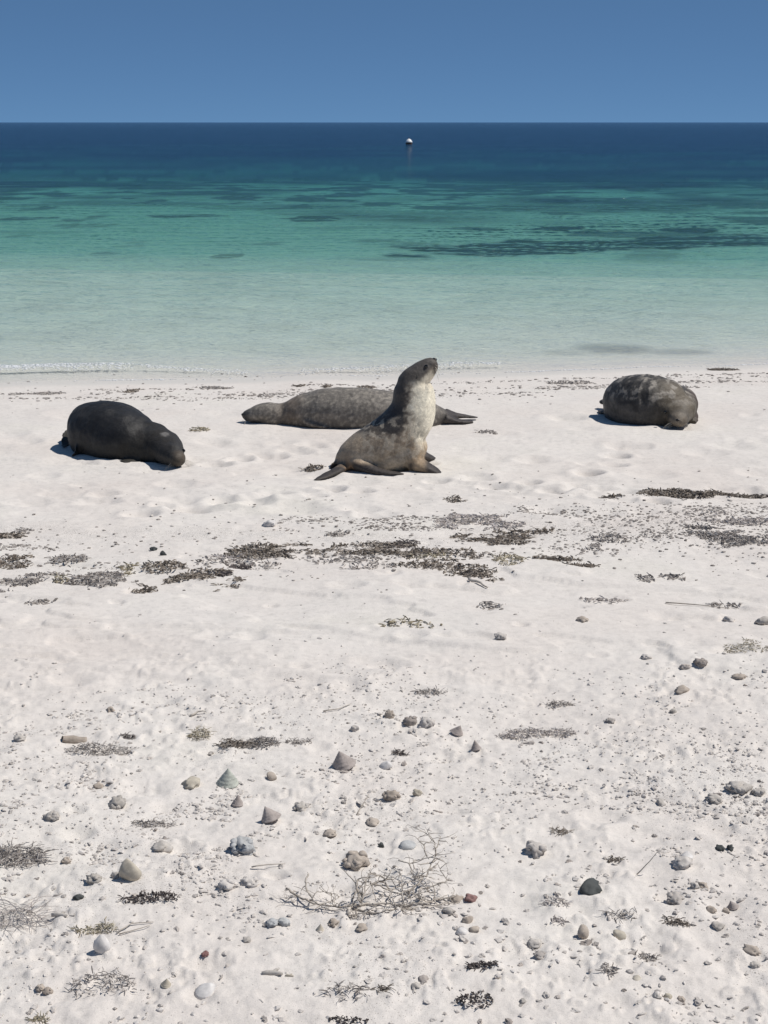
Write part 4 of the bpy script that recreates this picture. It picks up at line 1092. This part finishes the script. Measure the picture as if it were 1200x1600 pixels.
for i, (px, py, w, h, mt, dens, style, label) in enumerate(WEED):
    foot = at(px, py + h * (.30 if style != 'mat' else .1)); k = ppm(foot); sd = sindep(foot)
    rx = w / 2 / k * 1.12
    ry = max(h * .5 / (k * sd) * (1.15 if style == 'mat' else .62), .012)
    c_ = at(px, py); area = math.pi * rx * ry
    near = foot.y < 5
    ln = {'mat': .024, 'thick': .026, 'pods': .018, 'branch': .045, 'grass': .11}[style] * (.62 if near else 1.0)
    th = {'mat': .0024, 'thick': .0026, 'pods': .0032, 'branch': .0026, 'grass': .0016}[style] * (.36 if near else 1.05)
    hg = {'mat': .010, 'thick': .030, 'pods': .028, 'branch': .045, 'grass': .03}[style]
    hg = min(hg, .55 * h / k) if style != 'mat' else hg
    n = int(min(1700, max(40, dens * area / (ln * th * 2.0) * (.75 if style == 'mat' else 1.25))))
    v, f = strands(c_.x, c_.y, rx, ry, n, 100 + i, ln, th, hg, {'pods': .6, 'thick': .08, 'mat': .10}.get(style, 0), thr=-.02 if style == 'mat' else -.30, freq=(9.0 if near else 5.0), curl=(.5 if style == 'grass' else 1.1))
    base = Vector((c_.x, c_.y, gz(c_.x, c_.y)))
    v = v - np.array(base)
    nm = 'dry_grass' if style == 'grass' else 'seaweed_clump'
    o = obj(nm, np_mesh(nm, v, f, smooth=False), M[mt], None, base)
    o['label'] = label; o['category'] = 'grass' if style == 'grass' else 'seaweed'
    if any(q in label for q in ('crumb', 'scattered', 'loose', 'sparse')): o['kind'] = 'stuff'
    elif style != 'grass': o['group'] = 'seaweed clumps washed up on the beach'

# ------------------------------------------------------------------ twigs
def stick(pts_px, r0, label, lift=None, name='stick'):
    """pts_px: photo pixels along the stick with a height above the sand"""
    P_ = [at(a, b_, z) for a, b_, z in pts_px]; base = P_[0].copy()
    Q = []
    for i in range(len(P_) - 1):
        for t in (0, .33, .66): Q.append(P_[i].lerp(P_[i + 1], t) - base + Vector((random.uniform(-1, 1), random.uniform(-1, 1), random.uniform(-.4, .4))) * r0 * .6)
    Q.append(P_[-1] - base)
    mb = MB(); mb.tube(Q, [r0 * (1 - .6 * i / (len(Q) - 1)) for i in range(len(Q))], 7)
    o = obj(name, mb.mesh(name), M['twig'], None, base); tag(o, label, 'stick', 'loose sticks on the sand')
stick([(393, 1358, .006), (420, 1356, .009), (446, 1353, .006)], .0022, 'thin straight stick poking right out of pale knobbly coral')
stick([(995, 1369, .004), (1014, 1366, .035), (1031, 1362, .065)], .0017, 'thin stick leaning up alone above the craggy rock')
stick([(183, 1459, .003), (205, 1447, .006), (240, 1443, .004)], .0020, 'long thin twig right of the round white shell')
stick([(186, 1462, .003), (215, 1455, .005), (236, 1447, .004)], .0015, 'thin twig lying just below the long one by the white shell')
stick([(1040, 943, .005), (1090, 947, .006), (1140, 952, .004)], .0030, 'thin straight stick lying under the right-hand wrack')
stick([(298, 1121, .004), (308, 1116, .010), (322, 1114, .006)], .0042, 'short forked twig alone at left on smooth sand')
stick([(733, 908, .01), (750, 914, .012), (762, 920, .006)], .0075, 'dark stick end in the lowest weed strip')
stick([(558, 1275, .004), (566, 1265, .012), (576, 1252, .02)], .0020, 'small bent twig above the flat dark-brown stone')
stick([(505, 1113, .004), (530, 1110, .006), (549, 1102, .006)], .0024, 'thin pale twig on smooth sand above the pinkish cone')

# dead twig bundle: branches traced from its real layout, half of the rise is height and half is depth
BX, BY = 580, 1432
bb_ = at(BX, BY); kB = ppm(bb_); sB = sindep(bb_); cB = math.sqrt(1 - sB * sB)
bush = empty('twig_bundle', bb_); tag(bush, 'tangled bundle of bleached dead twigs in the foreground', 'twigs')
def bpt(tx, ty, hf=.5, z=0.0):
    px, py = tx / 3.53 + 420, ty / 3.53 + 1260
    up = (BY - py)
    hf *= .62
    x = (px - BX) / kB; yv = up * (1 - hf) / (kB * sB); zv = max(.002, up * hf / (kB * cB))
    return Vector((x, yv, zv + z + gz_fast(bb_.x + x, bb_.y + yv) - bb_.z))
MAIN = [
 ([(80, 440), (160, 478), (240, 515), (330, 545), (440, 550), (520, 545)], .5, .0040, .12),
 ([(205, 350), (190, 410), (215, 470), (260, 520), (340, 565), (420, 580)], .55, .0034, .55),
 ([(435, 600), (445, 560), (490, 535), (600, 535), (720, 540), (820, 545), (890, 540)], .25, .0062, .2),
 ([(820, 545), (900, 520), (960, 500), (1030, 482)], .3, .0042, .2),
 ([(700, 560), (800, 560), (900, 545), (1010, 515)], .2, .0034, .15),
 ([(560, 420), (620, 400), (690, 385)], .5, .0050, .5),
 ([(500, 530), (490, 470), (480, 400), (490, 365)], .8, .0042, .75),
 ([(510, 520), (530, 450), (545, 390), (570, 360)], .8, .0034, .75),
 ([(460, 500), (480, 440), (510, 400), (560, 420), (590, 520)], .6, .0030, .5),
 ([(560, 410), (640, 440), (700, 470), (760, 475), (810, 490)], .5, .0036, .4),
 ([(750, 475), (800, 440), (860, 390), (890, 340), (930, 260)], .55, .0046, .7),
 ([(930, 260), (940, 200), (965, 125)], .7, .0030, .85),
 ([(935, 230), (925, 160), (890, 120), (845, 90)], .7, .0026, .85),
 ([(880, 260), (860, 200), (835, 165), (850, 140)], .7, .0026, .8),
 ([(720, 290), (780, 300), (830, 275), (900, 270), (980, 290)], .6, .0030, .6),
 ([(780, 300), (800, 350), (830, 380), (870, 350), (920, 330)], .6, .0028, .6),
 ([(740, 520), (735, 450), (740, 400), (720, 340)], .75, .0030, .6),
 ([(840, 525), (830, 480), (870, 460), (920, 490)], .5, .0036, .45),
 ([(860, 460), (930, 430), (990, 400), (960, 340), (950, 310)], .55, .0026, .55),
 ([(480, 560), (560, 590), (640, 600), (700, 580), (760, 590)], .2, .0034, .1),
 ([(440, 610), (500, 590), (560, 600)], .15, .0036, .1),
 ([(160, 470), (110, 485), (75, 490)], .3, .0018, .2),
 ([(270, 530), (340, 500), (360, 470), (300, 440)], .5, .0022, .5),
 ([(230, 500), (260, 450), (330, 440), (380, 445)], .5, .0020, .5),
 ([(660, 500), (690, 440), (760, 410), (840, 370)], .5, .0030, .5),
]
rb = random.Random(5)
for pts, hf, r0, _z in MAIN:
    Q = [bpt(a, c_, hf) for a, c_ in pts]
    sm = []
    for i in range(len(Q) - 1):
        i0, i3 = max(i - 1, 0), min(i + 2, len(Q) - 1)
        for q in range(4): sm.append(crom(Q[i0], Q[i], Q[i + 1], Q[i3], q / 4) + Vector((rb.uniform(-1, 1), rb.uniform(-1, 1), rb.uniform(-.5, 1))) * r0 * .7)
    sm.append(Q[-1])
    mb = MB(); mb.tube(sm, [r0 * .66 * (1 - .55 * i / (len(sm) - 1)) for i in range(len(sm))], 7)
    br = obj('branch', mb.mesh('branch'), M['twig'], bush)
    # side twigs growing from it
    for t in range(rb.randint(7, 11)):
        i = rb.randint(1, len(sm) - 2); p = sm[i]; tg = (sm[i + 1] - sm[i - 1]).normalized()
        d = (tg * rb.uniform(.1, .8) + Vector((rb.uniform(-1, 1), rb.uniform(-.7, .7), rb.uniform(-.2, .6)))).normalized()
        ln = rb.uniform(.018, .055); tw = [p]
        for s_ in range(4):
            d = (d + Vector((rb.uniform(-.6, .6), rb.uniform(-.6, .6), rb.uniform(-.6, .45)))).normalized(); q = tw[-1] + d * ln / 4
            q.z = max(q.z, gz_fast(bb_.x + q.x, bb_.y + q.y) - bb_.z + .002); tw.append(q)
        mb = MB(); r1 = r0 * rb.uniform(.24, .42); mb.tube(tw, [r1, r1 * .9, r1 * .8, r1 * .65, r1 * .4], 5)
        obj('twig', mb.mesh('twig'), M['twig'], br)

# ------------------------------------------------------------------ coral rubble: the larger pieces one by one
TPL = []
for s in range(14):
    r = random.Random(s)
    v, f = lump(s + 60, 2, r.uniform(.6, 1.0), (1, r.uniform(.5, .9), r.uniform(.4, .7)), r.uniform(1.3, 2.2), .32)
    if s % 4 == 3:
        v2, f2 = lump(s + 90, 2, .5, (.6, .5, .45), 2, .2); v, f = joined([(v, f), (v2 + np.array([.7, .3, .1]), f2)])
    TPL.append(np_mesh('coral_bit', v * .5, f, smooth=False)); TPL[-1].materials.append(M['rubble'])
for s in range(3):
    v, f = mk_finger(s + 20); TPL.append(np_mesh('coral_bit', v * .5, f)); TPL[-1].materials.append(M['rubble'])
ANCH = [(355, 1228, 'the pale green cone shell'), (537, 1202, 'the large pinkish cone shell'), (423, 1286, 'the tipped brown cone shell'), (203, 1376, 'the big beige rounded shell'),
        (160, 1489, 'the round white shell'), (321, 1553, 'the white-grey clam shell'), (378, 1334, 'the blue-grey coral lump'), (922, 1396, 'the dark slate-green stone'), (557, 1357, 'the brownish coral lump above the twigs'),
        (112, 1160, 'the brown tube shell'), (753, 1512, 'the purple-black weed clump'), (1133, 1329, 'the dark pair of stones'), (1056, 1411, 'the pale craggy coral rock'), (838, 1336, 'the pale crumbly coral mound'),
        (736, 1411, 'the reddish crusted stone'), (723, 1460, 'the pale ribbed shell'), (636, 1326, 'the flat blue-grey shell'), (1147, 1415, 'the grey cone by the right edge'), (234, 1405, 'the dark pod-bearing weed'),
        (836, 1477, 'the grey wedge-shaped stone'), (182, 1263, 'the grey rough coral lump'), (300, 1230, 'the smooth pale beige stone'), (254, 1329, 'the flat grey stone'), (1155, 1240, 'the right-edge coral cluster'), (654, 1134, 'the twin grey coral heaps'), (24, 1343, 'the grey branching weed'), (1044, 1561, 'the row of three pebbles')]
DIRS = ['right of', 'upper right of', 'straight above', 'upper left of', 'left of', 'lower left of', 'straight below', 'lower right of']
bits = []
CLUST = [(650, 1140, 40, 10), (845, 1152, 70, 12), (1150, 1250, 60, 10), (200, 1385, 60, 14), (378, 1340, 40, 10), (170, 1190, 60, 18), (360, 1400, 60, 14), (1060, 1440, 90, 34), (1120, 1480, 80, 34),
         (430, 1450, 50, 14), (600, 1440, 90, 22), (735, 1450, 40, 20), (840, 1340, 50, 14), (250, 1300, 60, 24), (60, 1240, 50, 30), (970, 1250, 60, 30), (680, 1560, 60, 24), (1000, 1560, 120, 24), (540, 1230, 60, 24), (90, 1400, 60, 30), (660, 1280, 40, 20), (900, 1500, 70, 34)]
rr_ = random.Random(21); made = 0
while made < 275:
    if made < 140:
        c_ = rr_.choice(CLUST); px = rr_.gauss(c_[0], c_[2] * .6); py = rr_.gauss(c_[1], c_[3] * .8)
    else:
        px = rr_.uniform(5, 1195); py = 1600 - 560 * rr_.random() ** 1.35
        if mnoise.noise(Vector((px * .008, py * .012, 2))) < -.25 + (.35 if py < 1120 else 0) - (.25 if px > 800 else 0): continue
    if not (3 < px < 1197 and 1030 < py < 1604): continue
    p = at(px, py); w = (rr_.uniform(7, 12) if rr_.random() < .7 else rr_.uniform(11, 17)) * (.75 + .35 * (py - 1000) / 600) / ppm(p)
    o = obj('coral_bit', rr_.choice(TPL)); o.location = (p.x, p.y, gz_fast(p.x, p.y) + w * .01); o.scale = (w, w, w * rr_.uniform(.7, 1.05))
    o.rotation_euler = (rr_.uniform(-.4, .4), rr_.uniform(-.4, .4), rr_.uniform(0, 6.28))
    tag(o, 'small broken coral bit, one of many strewn over the foreground sand', 'coral', 'small coral bits strewn over the foreground sand'); made += 1; bits.append((px, py, o))

best = {}
for px, py, o in bits:
    d, q = min(((math.hypot(px - a, (py - b_) * 1.3), k) for k, (a, b_, _n) in enumerate(ANCH)), key=lambda t: t[0])
    if d < 14 or d > 85: continue
    a = int(round(math.atan2(ANCH[q][1] - 8 - py, px - ANCH[q][0]) / (math.pi / 4))) % 8
    if (q, a) not in best or d < best[(q, a)][0]: best[(q, a)] = (d, o)
for (q, a), (d, o) in best.items():
    o['label'] = 'nearest small coral bit ' + DIRS[a] + ' ' + ANCH[q][2]

# ------------------------------------------------------------------ finer grit and crumbs nobody could count
def scatter(name, n, dens, smin, smax, seed, m, label, cat, ylo, yhi, flat=.6, sub=1, power=2.2):
    g = np.random.default_rng(seed)
    xs, ys = [], []
    tot = 0
    while tot < n:
        y = ylo + (yhi - ylo) * g.random(n); x = (g.random(n) * 2 - 1) * (.30 * y + .1)
        keep = g.random(n) < dens(x, y) * np.minimum(1, (y / yhi))
        xs.append(x[keep]); ys.append(y[keep]); tot += keep.sum()
    x = np.concatenate(xs)[:n]; y = np.concatenate(ys)[:n]
    z = dents(x, y, ground(x, y))
    s = smin + (smax - smin) * g.random(n) ** power
    tv, tf = ICO[sub]; kv = len(tv)
    vars_ = []
    for q in range(10):
        vars_.append(lump(200 + q, sub, .85, (1, .55 + .4 * g.random(), .45 + .4 * g.random()), 1.8, .25)[0] * .5)
    vars_ = np.array(vars_)
    base = vars_[g.integers(0, 10, n)]
    a = g.random(n) * 6.283; c_, s_ = np.cos(a), np.sin(a)
    bx = base[:, :, 0] * c_[:, None] - base[:, :, 1] * s_[:, None]; by_ = base[:, :, 0] * s_[:, None] + base[:, :, 1] * c_[:, None]
    V = np.stack([bx * s[:, None] + x[:, None], by_ * s[:, None] + y[:, None], base[:, :, 2] * s[:, None] * flat * 1.4 + (z + s * .10)[:, None]], 2).reshape(-1, 3)
    Fc = (tf[None, :, :] + (np.arange(n) * kv)[:, None, None]).reshape(-1, 3)
    o = obj(name, np_mesh(name, V, Fc, smooth=False), m); tag(o, label, cat, None, 'stuff')
    return o
def d_fg(x, y):
    return (1 - sstep(3.9, 5.3, y + .4 * fbm(x * 1.4, y * 1.4, 2, 90))) * np.clip(.05 + .9 * sstep(-.15, .45, fbm(x * 3.2, y * 3.2, 3, 91)) + .2 * sstep(.2, .9, x), 0, 1) + .006
def d_wrack(x, y):
    band = np.exp(-((y - 6.85 - .06 * x - .22 * fbm(x * .8, y * .5, 2, 92)) / .42) ** 2)
    return np.clip(band * (.03 + sstep(.05, .5, fbm(x * 2.3, y * 5, 3, 93)) + .35 * sstep(.5, 1.6, x)), 0, 1) + .003
def d_tide(x, y):
    yy = y - shore_shift(x, y)
    return np.clip(np.exp(-((yy - 11.35 - .16 * fbm(x * .6, x * 0, 2, 94)) / .20) ** 2) * sstep(-.3, .35, fbm(x * 2, y * 6, 3, 95)) + .5 * np.exp(-((yy - 11.85) / .07) ** 2) * sstep(-.1, .3, fbm(x * 2, y * 3, 2, 96)), 0, 1) + .006
scatter('shell_grit', 6200, d_fg, .0025, .013, 1, M['grit'], 'fine shell grit and coral crumbs strewn over the near sand', 'grit', 2.3, 5.6)
def d_clot(x, y):
    a = fbm(x * 7, y * 7, 3, 98)
    return (1 - sstep(3.8, 5.2, y + .4 * fbm(x * 1.4, y * 1.4, 2, 90))) * sstep(.18, .45, a) * (.3 + .7 * sstep(-.2, .3, fbm(x * 1.7, y * 1.7, 2, 99))) + .004
scatter('sand_crumbs', 3400, d_clot, .006, .020, 5, M['crust'], 'crumbly clots of caked sand and bleached coral on the near sand', 'sand crumbs', 2.3, 5.6, .42)
scatter('weed_crumbs', 6500, d_wrack, .004, .024, 2, M['weed_grey'], 'fine grey weed crumbs along the wrack line', 'seaweed', 5.4, 8.6, .35)
scatter('tide_litter', 2600, d_tide, .008, .040, 3, M['weed_grey'], 'fine brown litter along the tide line by the water', 'seaweed', 10.0, 13.0, .25)

# ------------------------------------------------------------------ foam where the wash runs out on the sand
fo = np.random.default_rng(8)
V = []; xx = []; yy = []
segs = [(-4.2, -2.35, 1.0), (-2.35, -1.2, .25), (-.75, 1.05, .30)]
for a, b_, dn in segs:
    n = int((b_ - a) * 950 * dn); x = a + (b_ - a) * fo.random(n)
    c_ = WASH(x); y = c_ + fo.normal(0, .045, n) * (.5 + vnoise(x * 3, x * 0, 66)) - .04
    y = y + .115 * np.clip(x, -40, 40) * 0
    xx.append(x); yy.append(y)
x = np.concatenate(xx); y = np.concatenate(yy)
for _ in range(3): y_abs = y + shore_shift(x, y if _ == 0 else y_abs)
# thin broken line of bubbles at the very edge of the water
x2 = fo.uniform(-4.2, 4.2, 2600); y2 = np.full(len(x2), 12.6)
for _ in range(14):
    g_ = ground(x2, y2); y2 = y2 + (g_ - (WL + .004)) * 6
k2 = fo.random(len(x2)) < np.clip(.08 + sstep(.0, .5, fbm(x2 * 1.4, x2 * 0, 3, 97)), 0, 1) * .8
x2, y2 = x2[k2], y2[k2] + fo.normal(0, .012, k2.sum())
X3 = np.concatenate([x, x2]); Y3 = np.concatenate([y_abs, y2])
Z3 = np.maximum(wave(X3, Y3), ground(X3, Y3)) + .002
S3 = np.concatenate([.003 + .008 * fo.random(len(x)) ** 2, .003 + .006 * fo.random(len(x2)) ** 2])
tv, tf = ICO[1]
V = (tv[None] * np.stack([S3 * 1.8, S3, S3 * .3], 1)[:, None, :] + np.stack([X3, Y3, Z3], 1)[:, None, :]).reshape(-1, 3)
Fc = (tf[None] + (np.arange(len(X3)) * len(tv))[:, None, None]).reshape(-1, 3)
o = obj('sea_foam', np_mesh('sea_foam', V, Fc), M['foam']); tag(o, 'thin broken line of white foam where the wash meets the sand', 'foam', None, 'stuff')
